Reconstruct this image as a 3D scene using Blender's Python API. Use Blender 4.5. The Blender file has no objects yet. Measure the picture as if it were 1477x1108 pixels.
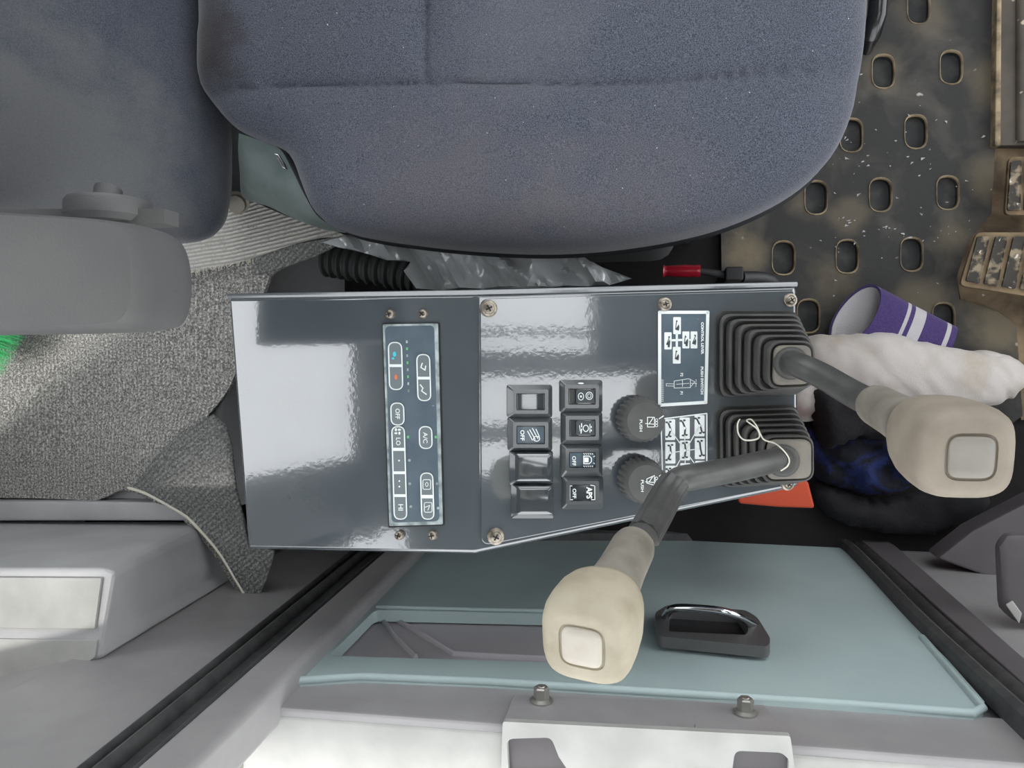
import bpy, bmesh, math, random
from mathutils import Vector, Matrix, noise
from mathutils.bvhtree import BVHTree
from mathutils.geometry import delaunay_2d_cdt
random.seed(7)
S = bpy.context.scene
COL = S.collection
V = Vector

# ------------------------------------------------------------------ camera
F, CX, CY, CAMH = 1067.0, 738.5, 554.0, 1.08
nad = V(((949-CX)/F, -(516-CY)/F, -1)).normalized()
Zc = -nad
Xc = (V((1,0,0)) - nad.x*nad).normalized()
Yc = Zc.cross(Xc)
Rwc = Matrix((Xc, Yc, Zc))                    # camera axes -> world axes
CAM = V((0,0,CAMH))
cd = bpy.data.cameras.new('camera'); cam = bpy.data.objects.new('camera', cd); COL.objects.link(cam)
cam.matrix_world = Matrix.Translation(CAM) @ Rwc.to_4x4()
cd.sensor_width = 36.0; cd.lens = F*36.0/1477.0; cd.clip_start = 0.02; cd.clip_end = 200
S.camera = cam
def ray(px, py): return Rwc @ V(((px-CX)/F, -(py-CY)/F, -1))
def onz(px, py, z):
    d = ray(px,py); return CAM + d*((z-CAMH)/d.z)
def ony(px, py, y):
    d = ray(px,py); return CAM + d*(y/d.y)
def onx(px, py, x):
    d = ray(px,py); return CAM + d*(x/d.x)
class Plane:
    def __init__(s, o, n, x=None):
        s.o = V(o); s.n = V(n).normalized()
        x = V(x) if x else V((1,0,0))
        s.x = (x - s.n*x.dot(s.n)).normalized(); s.y = s.n.cross(s.x)
    def P(s, px, py, h=0.0):
        d = ray(px,py); o = s.o + s.n*h
        return CAM + d*((o-CAM).dot(s.n)/d.dot(s.n))
    def to2(s, p): q = p - s.o; return V((q.dot(s.x), q.dot(s.y)))
    def to3(s, a, h=0.0): return s.o + s.x*a[0] + s.y*a[1] + s.n*h

# ------------------------------------------------------------------ light
w = bpy.data.worlds.new('sky'); S.world = w; w.use_nodes = True
bg = w.node_tree.nodes['Background']; bg.inputs[0].default_value = (0.95,0.975,1.0,1); bg.inputs[1].default_value = 3.0
sd = bpy.data.lights.new('sun','SUN'); sd.energy = 2.3; sd.angle = math.radians(2.5); sd.color = (1.0,0.97,0.92)
sun = bpy.data.objects.new('sun', sd); COL.objects.link(sun)
SUNDIR = V((0.35,0.25,-1.0))
sun.rotation_euler = SUNDIR.to_track_quat('-Z','Y').to_euler(); sun.location = (-1,-0.5,4)
S.view_settings.view_transform = 'Standard'; S.view_settings.look = 'None'
S.view_settings.exposure = 0.0; S.view_settings.gamma = 1.0
S.view_settings.use_curve_mapping = False
S.cycles.max_bounces = 8; S.cycles.transparent_max_bounces = 12

# ------------------------------------------------------------------ materials
def lin(c): return tuple((x/255/12.92 if x/255 <= .04045 else ((x/255+.055)/1.055)**2.4) for x in c)
M = {}
def mat(name, c, rough=.5, metal=0, c2=None, nscale=40, ncontrast=(.35,.65), bump=0, bscale=300, coat=0, coatr=.1, sheen=0, spec=.5,
        specks=None, sscale=200, sthr=.72, alpha=None, emit=None, detail=4, rvar=0, distort=0, coatior=1.5, stains_and_tones=(), nrough=.5):
    m = bpy.data.materials.new(name); m.use_nodes = True; t = m.node_tree; N = t.nodes; L = t.links
    b = N['Principled BSDF']
    b.inputs['Base Color'].default_value = (*lin(c),1); b.inputs['Roughness'].default_value = rough
    b.inputs['Metallic'].default_value = metal; b.inputs['Specular IOR Level'].default_value = spec
    b.inputs['Coat Weight'].default_value = coat; b.inputs['Coat IOR'].default_value = coatior; b.inputs['Coat Roughness'].default_value = coatr
    b.inputs['Sheen Weight'].default_value = sheen; b.inputs['Sheen Roughness'].default_value = .4
    g = N.new('ShaderNodeNewGeometry'); col = None
    if c2:
        n = N.new('ShaderNodeTexNoise'); n.inputs['Scale'].default_value = nscale; n.inputs['Detail'].default_value = detail; n.inputs['Distortion'].default_value = distort
        L.new(g.outputs['Position'], n.inputs['Vector'])
        r = N.new('ShaderNodeMapRange'); r.inputs['From Min'].default_value = ncontrast[0]; r.inputs['From Max'].default_value = ncontrast[1]
        L.new(n.outputs['Fac'], r.inputs['Value'])
        mx = N.new('ShaderNodeMix'); mx.data_type = 'RGBA'; L.new(r.outputs['Result'], mx.inputs[0])
        mx.inputs[6].default_value = (*lin(c),1); mx.inputs[7].default_value = (*lin(c2),1); col = mx.outputs[2]
    if specks:
        n = N.new('ShaderNodeTexNoise'); n.inputs['Scale'].default_value = sscale; n.inputs['Detail'].default_value = 2
        L.new(g.outputs['Position'], n.inputs['Vector'])
        r = N.new('ShaderNodeMapRange'); r.inputs['From Min'].default_value = sthr; r.inputs['From Max'].default_value = sthr+.04
        L.new(n.outputs['Fac'], r.inputs['Value'])
        mx = N.new('ShaderNodeMix'); mx.data_type = 'RGBA'; L.new(r.outputs['Result'], mx.inputs[0])
        if col: L.new(col, mx.inputs[6])
        else: mx.inputs[6].default_value = (*lin(c),1)
        mx.inputs[7].default_value = (*lin(specks),1); col = mx.outputs[2]
    for (cen, rad, sc_, amt) in stains_and_tones:
        vd = N.new('ShaderNodeVectorMath'); vd.operation = 'DISTANCE'; L.new(g.outputs['Position'], vd.inputs[0]); vd.inputs[1].default_value = cen
        n = N.new('ShaderNodeTexNoise'); n.inputs['Scale'].default_value = 30; n.inputs['Detail'].default_value = 5; L.new(g.outputs['Position'], n.inputs['Vector'])
        ad = N.new('ShaderNodeMath'); ad.operation = 'MULTIPLY_ADD'; L.new(n.outputs['Fac'], ad.inputs[0]); ad.inputs[1].default_value = rad*1.1; L.new(vd.outputs['Value'], ad.inputs[2])
        r = N.new('ShaderNodeMapRange'); r.interpolation_type = 'SMOOTHSTEP'; r.inputs['From Min'].default_value = rad*.8; r.inputs['From Max'].default_value = rad*1.7; r.inputs['To Min'].default_value = amt; r.inputs['To Max'].default_value = 0
        L.new(ad.outputs[0], r.inputs['Value'])
        mx = N.new('ShaderNodeMix'); mx.data_type = 'RGBA'; L.new(r.outputs['Result'], mx.inputs[0])
        if col: L.new(col, mx.inputs[6])
        else: mx.inputs[6].default_value = (*lin(c),1)
        mx.inputs[7].default_value = (*lin(sc_),1); col = mx.outputs[2]
    if col: L.new(col, b.inputs['Base Color'])
    if rvar:
        n = N.new('ShaderNodeTexNoise'); n.inputs['Scale'].default_value = 18; n.inputs['Detail'].default_value = 6
        L.new(g.outputs['Position'], n.inputs['Vector'])
        r = N.new('ShaderNodeMapRange'); r.inputs['To Min'].default_value = rough-rvar; r.inputs['To Max'].default_value = rough+rvar
        r.inputs['From Min'].default_value = .3; r.inputs['From Max'].default_value = .7
        L.new(n.outputs['Fac'], r.inputs['Value']); L.new(r.outputs['Result'], b.inputs['Roughness'])
    if bump:
        n = N.new('ShaderNodeTexNoise'); n.inputs['Scale'].default_value = bscale; n.inputs['Detail'].default_value = 3
        L.new(g.outputs['Position'], n.inputs['Vector'])
        bp = N.new('ShaderNodeBump'); bp.inputs['Strength'].default_value = 1; bp.inputs['Distance'].default_value = bump
        L.new(n.outputs['Fac'], bp.inputs['Height']); L.new(bp.outputs['Normal'], b.inputs['Normal'])
        if coat: L.new(bp.outputs['Normal'], b.inputs['Coat Normal'])
    if emit:
        b.inputs['Emission Color'].default_value = (*lin(emit[0]),1); b.inputs['Emission Strength'].default_value = emit[1]
    M[name] = m; return m

def ribbed(name, dark, light, rib_axis, rib_scale, nscale, lo, hi, ribmix=.5, rough=.95, rot=0):
    """woven cloth: cords running across rib_axis, salt and pepper yarn"""
    m = bpy.data.materials.new(name); m.use_nodes = True; t = m.node_tree; N = t.nodes; L = t.links; b = N['Principled BSDF']
    b.inputs['Roughness'].default_value = rough; b.inputs['Specular IOR Level'].default_value = .15; b.inputs['Sheen Weight'].default_value = .15
    g = N.new('ShaderNodeNewGeometry'); mp = N.new('ShaderNodeMapping'); mp.inputs['Rotation'].default_value[2] = rot
    L.new(g.outputs['Position'], mp.inputs['Vector'])
    wv = N.new('ShaderNodeTexWave'); wv.bands_direction = rib_axis; wv.inputs['Scale'].default_value = rib_scale; wv.inputs['Distortion'].default_value = .6
    wv.inputs['Detail'].default_value = 1; L.new(mp.outputs['Vector'], wv.inputs['Vector'])
    n = N.new('ShaderNodeTexNoise'); n.inputs['Scale'].default_value = nscale; n.inputs['Detail'].default_value = 3; n.inputs['Roughness'].default_value = .7
    L.new(g.outputs['Position'], n.inputs['Vector'])
    r = N.new('ShaderNodeMapRange'); r.inputs['From Min'].default_value = lo; r.inputs['From Max'].default_value = hi; L.new(n.outputs['Fac'], r.inputs['Value'])
    mu = N.new('ShaderNodeMath'); mu.operation = 'MULTIPLY_ADD'; L.new(wv.outputs['Fac'], mu.inputs[0]); mu.inputs[1].default_value = ribmix; mu.inputs[2].default_value = 1-ribmix
    m2 = N.new('ShaderNodeMath'); m2.operation = 'MULTIPLY'; L.new(mu.outputs[0], m2.inputs[0]); L.new(r.outputs['Result'], m2.inputs[1])
    mx = N.new('ShaderNodeMix'); mx.data_type = 'RGBA'; L.new(m2.outputs[0], mx.inputs[0])
    mx.inputs[6].default_value = (*lin(dark),1); mx.inputs[7].default_value = (*lin(light),1); L.new(mx.outputs[2], b.inputs['Base Color'])
    bp = N.new('ShaderNodeBump'); bp.inputs['Distance'].default_value = .0015; L.new(m2.outputs[0], bp.inputs['Height']); L.new(bp.outputs['Normal'], b.inputs['Normal'])
    M[name] = m

mat('paint_grey', (154,152,152), .42, c2=(146,144,145), nscale=25, coat=.25, coatr=.25, bump=.0003, bscale=60)
mat('paint_light', (178,178,174), .45, c2=(164,164,160), nscale=30, bump=.0002, bscale=120)
mat('cover_plastic', (186,186,187), .5, c2=(172,172,174), nscale=14, bump=.0002, bscale=500)
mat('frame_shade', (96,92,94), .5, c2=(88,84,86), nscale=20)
mat('console_paint', (76,83,88), .13, metal=0, c2=(72,79,84), nscale=20, coat=1.0, coatr=.035, coatior=2.0, bump=.00003, bscale=260, spec=1.0, rvar=.03)
mat('console_satin', (86,92,97), .3, c2=(80,86,91), nscale=20, coat=.8, coatr=.15, coatior=1.9, bump=.0001, bscale=300, spec=.8)
mat('switch_plastic', (62,66,68), .3, coat=.7, coatr=.15, coatior=1.9, bump=.00005, bscale=900)
mat('rocker_gloss', (52,58,62), .15, coat=1, coatr=.08, coatior=2.2)
mat('membrane', (78,92,102), .25, c2=(88,102,112), nscale=60, coat=.6, coatr=.15, specks=(130,150,158), sscale=160, sthr=.76)
mat('white_print', (226,232,230), .5, emit=None)
mat('print_green', (92,178,112), .5)
mat('print_teal', (70,190,205), .5)
mat('print_orange', (206,112,84), .5)
mat('print_dark', (58,64,68), .5)
mat('screw_steel', (160,154,142), .35, metal=.75, c2=(120,110,98), nscale=300)
mat('recess_dark', (24,22,20), .7)
mat('bezel_edge', (176,188,188), .4, c2=(110,122,124), nscale=120)
mat('boot_rubber', (66,66,65), .5, c2=(78,78,75), nscale=60, spec=.35)
mat('boot_top', (112,108,102), .6, c2=(128,124,114), nscale=60, spec=.4)
mat('shaft_rubber', (62,62,61), .38, c2=(74,74,72), nscale=80, coat=.15, coatr=.3)
mat('grip_grey', (136,131,120), .6, c2=(104,99,90), nscale=45, ncontrast=(.4,.75), bump=.0001, bscale=900)
mat('grip_cream', (174,166,146), .6, c2=(150,140,118), nscale=42, ncontrast=(.42,.72), bump=.0001, bscale=900)
mat('grip_beige', (144,134,120), .6, c2=(122,112,100), nscale=42, ncontrast=(.42,.75), bump=.0001, bscale=900)
mat('pad_cream', (192,186,172), .6, c2=(180,170,160), nscale=60)
mat('pad_grey', (140,136,128), .6, c2=(132,128,120), nscale=60)
mat('armrest_vinyl', (92,92,91), .55, c2=(86,86,86), nscale=20, bump=.0002, bscale=600)
mat('hinge_metal', (140,134,124), .5, metal=.2)
mat('seat_fabric', (56,60,71), .95, c2=(96,100,111), stains_and_tones=[(tuple(onz(292,60,.5)),.050,(44,38,36),.75),(tuple(onz(660,330,.47)),.13,(104,98,98),.35),(tuple(onz(900,330,.47)),.10,(104,98,98),.30),(tuple(onz(760,40,.5)),.07,(112,114,118),.22)], nscale=1150, ncontrast=(.36,.66), bump=.0004, bscale=1150, sheen=.35, spec=.15, specks=(196,198,202), sscale=420, sthr=.755, detail=2)  # brown darkening at the cushion's rear, paler patches further forward
mat('seat_back_fabric', (54,58,68), .95, c2=(76,80,90), nscale=900, ncontrast=(.36,.66), bump=.0003, bscale=900, stains_and_tones=[(tuple(onx(90,260,-.45)),.16,(104,104,102),.6)], sheen=.35, spec=.15, detail=2)  # backrest gets paler towards its console side
mat('skirt_vinyl', (98,112,110), .6, c2=(120,132,130), nscale=30, bump=.0002, bscale=500, sheen=.2)
mat('piping', (34,36,40), .8)
mat('black_plastic', (38,39,41), .5, c2=(48,49,50), nscale=60)
mat('black_gloss', (30,31,33), .25, coat=.5)
mat('seal_rubber', (62,62,63), .6, c2=(78,78,78), nscale=70, bump=.0004, bscale=150)
mat('floor_mat', (48,48,47), .75, c2=(84,81,75), stains_and_tones=[(tuple(onz(x,y,.01)),q,(132,120,98),a_) for x,y,q,a_ in [(1075,365,.035,.75),(1430,120,.04,.45),(1430,260,.04,.5),(1330,440,.045,.5),(1440,470,.05,.7),(1270,100,.035,.35),(1225,310,.03,.4),(1160,290,.03,.35),(1375,340,.03,.4),(1200,410,.04,.3),(1330,20,.04,.3)]], nscale=16, ncontrast=(.46,.74), bump=.0008, bscale=110, specks=(182,180,170), sscale=46, sthr=.735, detail=9, distort=.6)
mat('oval_dark', (36,38,39), .7, c2=(66,66,62), nscale=55, ncontrast=(.45,.8), specks=(190,190,184), sscale=110, sthr=.76)
mat('dust_tan', (176,158,128), .9, c2=(112,100,82), nscale=60, ncontrast=(.38,.66), detail=6)
mat('dust_plate', (150,130,102), .85, c2=(84,70,54), nscale=22, ncontrast=(.35,.68), detail=8, distort=.4, bump=.0006, bscale=300, stains_and_tones=[(tuple(onz(1440,285,.02)),.016,(120,58,30),.8)])
mat('black_floor', (22,20,21), .95, c2=(28,24,26), nscale=90, specks=(120,118,112), sscale=120, sthr=.80)
mat('kick_plate', (92,84,74), .7, c2=(70,64,58), nscale=20, detail=8, specks=(190,180,160), sscale=70, sthr=.72)
mat('pedal_rubber', (58,54,48), .75, c2=(150,136,112), nscale=75, ncontrast=(.5,.62), specks=(222,218,206), sscale=95, sthr=.66, detail=6)
mat('blue_panel', (180,198,198), .55, c2=(172,190,191), nscale=10, coat=.15, coatr=.3, bump=.0002, bscale=300)
mat('recess_sheet', (186,182,186), .5, c2=(178,174,178), nscale=15)
mat('chrome', (225,225,228), .12, metal=1)
mat('bolt_steel', (168,166,160), .35, metal=.7)
mat('white_cotton', (200,194,190), .95, c2=(178,166,150), nscale=22, ncontrast=(.5,.8), bump=.0005, bscale=900, sheen=.3)
mat('handle_grey', (84,84,84), .5, coat=.2, coatr=.3)
mat('purple_knit', (74,58,112), .95, c2=(62,48,98), nscale=400, bump=.0008, bscale=700, sheen=.3)
mat('white_knit', (188,185,188), .95, bump=.0008, bscale=700)
mat('blue_cloth', (22,38,88), .9, c2=(12,14,26), nscale=26, ncontrast=(.40,.56), distort=1.2, bump=.002, bscale=120)
mat('black_cloth', (34,34,38), .95, c2=(26,26,29), nscale=60, bump=.001, bscale=300, specks=(140,140,140), sscale=170, sthr=.78)
mat('orange_plastic', (196,70,34), .5)
mat('red_plastic', (176,30,48), .3, coat=.5)
mat('string_white', (224,220,206), .9)
mat('bristle_green', (0,176,92), .5)
mat('broom_head', (20,120,70), .5)
mat('panel_interior', (120,120,120), .6)
mat('ground_out', (120,118,110), .9, c2=(100,98,90), nscale=2)
mat('bellows_rubber', (60,62,62), .7)
ribbed('carpet', (112,110,107), (250,248,242), 'X', 60, 460, .40, .62, .45)
ribbed('carpet_flap', (84,86,86), (206,206,202), 'X', 60, 440, .38, .68, .6, rot=.9)
ribbed('light_mat', (160,158,152), (220,218,212), 'Y', 75, 300, .2, .5, .8, rot=-.12)
def plastic_film():
    m = bpy.data.materials.new('clear_film'); m.use_nodes = True; t = m.node_tree; N = t.nodes; L = t.links
    N.remove(N['Principled BSDF']); out = N['Material Output']
    tr = N.new('ShaderNodeBsdfTransparent'); tr.inputs[0].default_value = (.86,.88,.88,1)
    gl = N.new('ShaderNodeBsdfGlossy'); gl.inputs['Roughness'].default_value = .12; gl.inputs[0].default_value = (1,1,1,1)
    df = N.new('ShaderNodeBsdfDiffuse'); df.inputs[0].default_value = (.80,.83,.84,1)
    lw = N.new('ShaderNodeLayerWeight'); lw.inputs[0].default_value = .42
    a = N.new('ShaderNodeMixShader'); a.inputs[0].default_value = .6; L.new(tr.outputs[0], a.inputs[1]); L.new(df.outputs[0], a.inputs[2])
    b = N.new('ShaderNodeMixShader'); L.new(lw.outputs['Fresnel'], b.inputs[0]); L.new(a.outputs[0], b.inputs[1]); L.new(gl.outputs[0], b.inputs[2])
    L.new(b.outputs[0], out.inputs[0]); M['clear_film'] = m
plastic_film()

# ------------------------------------------------------------------ builders
def tag(o, label=None, cat=None, group=None, kind=None):
    if label: o['label'] = label
    if cat: o['category'] = cat
    if group: o['group'] = group
    if kind: o['kind'] = kind
    return o
def empty(name, loc, label=None, cat=None, group=None, kind=None):
    o = bpy.data.objects.new(name, None); o.location = loc; o.empty_display_size = .05; COL.objects.link(o)
    return tag(o, label, cat, group, kind)
def wloc(o):
    p = V((0,0,0))
    while o: p = p + V(o.location); o = o.parent
    return p
def mesh(name, verts, faces, m, parent=None, smooth=True, ang=38, bev=0, bseg=2, mats=None, fm=None, label=None, kind=None, recalc=True, bang=30):
    verts = [V(v) for v in verts]
    mn = V((min(v[i] for v in verts) for i in range(3))); mxx = V((max(v[i] for v in verts) for i in range(3)))
    c = V(((mn.x+mxx.x)/2, (mn.y+mxx.y)/2, mn.z))
    me = bpy.data.meshes.new(name); me.from_pydata([v-c for v in verts], [], faces)
    for mm in (mats or [m]): me.materials.append(M[mm])
    if fm: me.polygons.foreach_set('material_index', fm)
    bm = bmesh.new(); bm.from_mesh(me)
    bmesh.ops.remove_doubles(bm, verts=bm.verts, dist=1e-6)
    if recalc: bmesh.ops.recalc_face_normals(bm, faces=bm.faces)
    if bev:
        es = [e for e in bm.edges if len(e.link_faces)==2 and e.calc_face_angle(0) > math.radians(bang)]
        bmesh.ops.bevel(bm, geom=es, offset=bev, segments=bseg, affect='EDGES', profile=.5, clamp_overlap=True)
    bm.to_mesh(me); bm.free()
    if smooth:
        me.polygons.foreach_set('use_smooth', [True]*len(me.polygons)); me.set_sharp_from_angle(angle=math.radians(ang))
    o = bpy.data.objects.new(name, me); COL.objects.link(o)
    if parent: o.parent = parent; o.location = c - wloc(parent)
    else: o.location = c
    if bev:
        wn = o.modifiers.new('weighted_normal','WEIGHTED_NORMAL'); wn.mode = 'FACE_AREA'; wn.weight = 100; wn.keep_sharp = True
    if label: o['label'] = label
    if kind: o['kind'] = kind
    return o
def solid(pts, n, h0, h1):
    k = len(pts); v = [p+n*h0 for p in pts] + [p+n*h1 for p in pts]
    f = [tuple(range(k))[::-1], tuple(range(k,2*k))] + [(i,(i+1)%k,k+(i+1)%k,k+i) for i in range(k)]
    return v, f
def join(parts):
    v, f = [], []
    for a, b in parts:
        o = len(v); v += list(a); f += [tuple(i+o for i in q) for q in b]
    return v, f
def rnd(pts, r, seg=4):
    """round the corners of a 2D polygon"""
    out = []; k = len(pts)
    rr = r if isinstance(r,(list,tuple)) else [r]*k
    for i in range(k):
        p0, p, p1 = V(pts[i-1]), V(pts[i]), V(pts[(i+1)%k]); a = (p0-p); b = (p1-p)
        q = min(rr[i], a.length*.49, b.length*.49)
        if q <= 0: out.append(p); continue
        s, e = p + a.normalized()*q, p + b.normalized()*q
        for j in range(seg+1):
            t = j/seg; out.append(s*(1-t)**2 + p*2*t*(1-t) + e*t*t)
    return out
def rect(x0,y0,x1,y1): return [(x0,y0),(x1,y0),(x1,y1),(x0,y1)]
def slab(name, pl, px, h, m, parent=None, r=0, h0=0, bev=0, bseg=2, base_h=None, **k):
    """solid plate standing on a real plane; corner points are taken where sight lines meet its top face"""
    pts = rnd(px, r) if r else [V(p) for p in px]
    hh = h if base_h is None else base_h
    P = [pl.P(p[0],p[1],hh) - pl.n*hh for p in pts]
    v, f = solid(P, pl.n, h0, h)
    return mesh(name, v, f, m, parent, bev=bev, bseg=bseg, **k)
def catm(pts, n=8, closed=False):
    pts = [V(p) for p in pts]; out = []; k = len(pts)
    for i in range(k if closed else k-1):
        g = (lambda j: pts[j % k]) if closed else (lambda j: pts[max(0,min(k-1,j))])
        p0,p1,p2,p3 = g(i-1),g(i),g(i+1),g(i+2)
        for j in range(n):
            t = j/n; out.append(.5*((2*p1)+(p2-p0)*t+(2*p0-5*p1+4*p2-p3)*t*t+(3*p1-p0-3*p2+p3)*t**3))
    if not closed: out.append(pts[-1])
    return out
def loft(rings, cap=True, closed=False):
    n = len(rings[0]); v = [p for r in rings for p in r]; f = []
    R = len(rings)
    for i in range(R if closed else R-1):
        j = (i+1) % R
        for k in range(n): f.append((i*n+k, i*n+(k+1)%n, j*n+(k+1)%n, j*n+k))
    if cap and not closed:
        f.append(tuple(range(n))[::-1]); f.append(tuple((R-1)*n+k for k in range(n)))
    return v, f
def frames(pts, up=None):
    out = []; prev = None
    for i, p in enumerate(pts):
        t = (pts[min(i+1,len(pts)-1)] - pts[max(i-1,0)]).normalized()
        if prev is None:
            u = (up or (V((0,0,1)) if abs(t.z) < .9 else V((1,0,0))))
        else: u = prev
        u = (u - t*u.dot(t)).normalized(); prev = u
        out.append((p, u, t.cross(u)))
    return out
def tubev(pts, r, seg=12, up=None, flat=1.0, flute=0, fd=0):
    rs = r if isinstance(r,(list,tuple)) else [r]*len(pts); rings = []
    for (p,u,w_), q in zip(frames(pts, up), rs):
        ring = []
        for k in range(seg):
            a = 2*math.pi*k/seg; rr = q*(1+fd*math.cos(flute*a)) if flute else q
            ring.append(p + u*rr*math.cos(a)*flat + w_*rr*math.sin(a))
        rings.append(ring)
    return loft(rings)
def tube(name, pts, r, m, parent=None, seg=12, **k):
    kw = {q:k.pop(q) for q in ('up','flat','flute','fd') if q in k}
    v, f = tubev(pts, r, seg, **kw); return mesh(name, v, f, m, parent, **k)
def lathe(o, n, prof, seg=20, sx=1.0):
    n = V(n).normalized(); a = V((0,1,0)) if abs(n.y) < .9 else V((1,0,0)); u = (a-n*a.dot(n)).normalized(); w_ = n.cross(u)
    return loft([[o+n*h+u*r*math.cos(2*math.pi*k/seg)+w_*r*math.sin(2*math.pi*k/seg) for k in range(seg)] for r,h in prof])
def cdt(outer, holes=(), step=0, inner_lines=()):
    """2D triangulation of a polygon with holes and optional inner grid -> pts, tris"""
    vs = []; es = []
    for lp in [outer]+list(holes):
        o = len(vs); k = len(lp); vs += [V(p[:2]) for p in lp]; es += [(o+i, o+(i+1)%k) for i in range(k)]
    def inside(p, poly):
        c = False; x, y = p; k = len(poly)
        for i in range(k):
            a, b = poly[i], poly[i-1]
            if (a[1] > y) != (b[1] > y) and x < (b[0]-a[0])*(y-a[1])/(b[1]-a[1])+a[0]: c = not c
        return c
    if step:
        xs = [p[0] for p in outer]; ys = [p[1] for p in outer]; j = 0; y = min(ys)+step*.5
        def dmin(p):
            return min((V(p)-V(q[:2])).length_squared for q in outer)
        while y < max(ys):
            x = min(xs)+step*(.5 if j%2 else .0)
            while x < max(xs):
                if inside((x,y), outer) and not any(inside((x,y),h) for h in holes) and dmin((x,y)) > (step*.4)**2: vs.append(V((x,y)))
                x += step
            y += step*.87; j += 1
    r = delaunay_2d_cdt(vs, es, [], 0, 1e-7); P, T = r[0], r[2]; out = []
    for t in T:
        c = (P[t[0]]+P[t[1]]+P[t[2]])/3
        if inside(c, outer) and not any(inside(c,h) for h in holes): out.append(tuple(t))
    return P, out
def sheet(name, outer, zf, th, m, parent=None, holes=(), step=0, to3=None, **k):
    """sheet with thickness: zf(x,y) height over plane"""
    P, T = cdt(outer, holes, step); n = len(P)
    to3 = to3 or (lambda x,y,z: V((x,y,z)))
    v = [to3(p.x,p.y,zf(p.x,p.y)) for p in P] + [to3(p.x,p.y,zf(p.x,p.y)-th) for p in P]
    f = []; ed = {}
    for t in T:
        f.append(t); f.append(tuple(i+n for i in t[::-1]))
        for a,b in ((t[0],t[1]),(t[1],t[2]),(t[2],t[0])):
            ed[(a,b)] = 1
    for (a,b) in ed:
        if (b,a) not in ed: f.append((b,a,a+n,b+n))
    return mesh(name, v, f, m, parent, **k)
def plate(name, pl, outer, holes, h, m, parent=None, h0=0, **k):
    """plate with holes on a plane (pixel outlines)"""
    g = lambda L: [pl.to2(pl.P(p[0],p[1],h)) for p in L]
    return sheet(name, g(outer), lambda x,y: h, h-h0, m, parent, holes=[g(q) for q in holes], to3=lambda x,y,z: pl.to3((x,y), z), **k)
# flat print: polygons and strokes given on a plane, 0.15 mm thick
def polys(pl, shapes, lift, th=.00015):
    return join([solid([pl.P(p[0],p[1],lift+th) for p in s], pl.n, -th, 0) for s in shapes])
def stroke(pts, wd, closed=False):
    out = []; k = len(pts)
    for i in range(k if closed else k-1):
        a, b = V(pts[i]), V(pts[(i+1)%k]); d = (b-a)
        if d.length < 1e-6: continue
        d.normalize(); n = V((-d.y,d.x))*wd/2; e = d*wd*.3
        out.append([a+n-e, b+n+e, b-n+e, a-n-e])
    return out
def ringpoly(pts, wd):
    """closed outline as one strip of quads"""
    return stroke(pts, wd, True)
def ell(cx, cy, rx, ry, n=14, a0=0, a1=2*math.pi):
    return [(cx+rx*math.cos(a0+(a1-a0)*i/n), cy+ry*math.sin(a0+(a1-a0)*i/n)) for i in range(n if a1-a0 > 6.2 else n+1)]
def capsule(x0,y0,x1,y1): return rnd(rect(x0,y0,x1,y1), min(x1-x0,y1-y0)*.5, 6)
def textgeo(s, pl, cx, cy, hpx, lift, wscale=1.0, th=.00015, bold=0, lpx=0):
    """lettering read downwards in the photo (towards -Y in the cab)"""
    cu = bpy.data.curves.new('t','FONT'); cu.body = s; cu.size = 1; cu.align_x = 'CENTER'; cu.align_y = 'CENTER'; cu.resolution_u = 3; cu.offset = bold
    ob = bpy.data.objects.new('t', cu); COL.objects.link(ob)
    bpy.context.view_layer.update()
    me = ob.evaluated_get(bpy.context.evaluated_depsgraph_get()).to_mesh()
    vs = [V(v.co) for v in me.vertices]; fs = [tuple(p.vertices) for p in me.polygons]
    ob.evaluated_get(bpy.context.evaluated_depsgraph_get()).to_mesh_clear()
    bpy.data.objects.remove(ob); bpy.data.curves.remove(cu)
    if not vs: return [], []
    ymn = min(v.y for v in vs); ymx = max(v.y for v in vs); xm = (min(v.x for v in vs)+max(v.x for v in vs))/2; ym = (ymn+ymx)/2
    sc = hpx/(ymx-ymn)
    if lpx: wscale = lpx/((max(v.x for v in vs)-min(v.x for v in vs))*sc)
    top = [pl.P(cx+(v.y-ym)*sc, cy+(v.x-xm)*sc*wscale, lift+th) for v in vs]
    return top, fs
def decal(name, pl, parts, m, parent, lift=0, texts=(), label=None):
    L = []
    if parts: L.append(polys(pl, parts, lift))
    for t in texts: L.append(textgeo(*([t[0], pl]+list(t[1:4])+[lift]), **(t[4] if len(t) > 4 else {})))
    v, f = join(L)
    return mesh(name, v, f, m, parent, smooth=False, label=label, recalc=True)

# ------------------------------------------------------------------ setting
def struct(o, kind='structure'): o['kind'] = kind; return o
def box(name, x0,y0,z0,x1,y1,z1, m, parent=None, bev=0, **k):
    P = [V((x0,y0,0)),V((x1,y0,0)),V((x1,y1,0)),V((x0,y1,0))]
    v, f = solid(P, V((0,0,1)), z0, z1); return mesh(name, v, f, m, parent, bev=bev, **k)
YW = -.262
struct(box('ground', -15,-15,-1.5,15,15,-1.4,'ground_out'))
struct(box('floor', -1.0,-.36,-.08,1.25,.90,0,'black_floor'))
# left wall with window opening
wl = struct(box('wall_left', -1.0,.90,-.08,1.25,.94,.62,'panel_interior'))
box('window_header', -1.0,.90,1.45,1.25,.94,1.62,'panel_interior', wl)
for x in (-1.0,.12,1.19): box('pillar', x,.90,.62,x+.06,.94,1.45,'panel_interior', wl)
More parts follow.
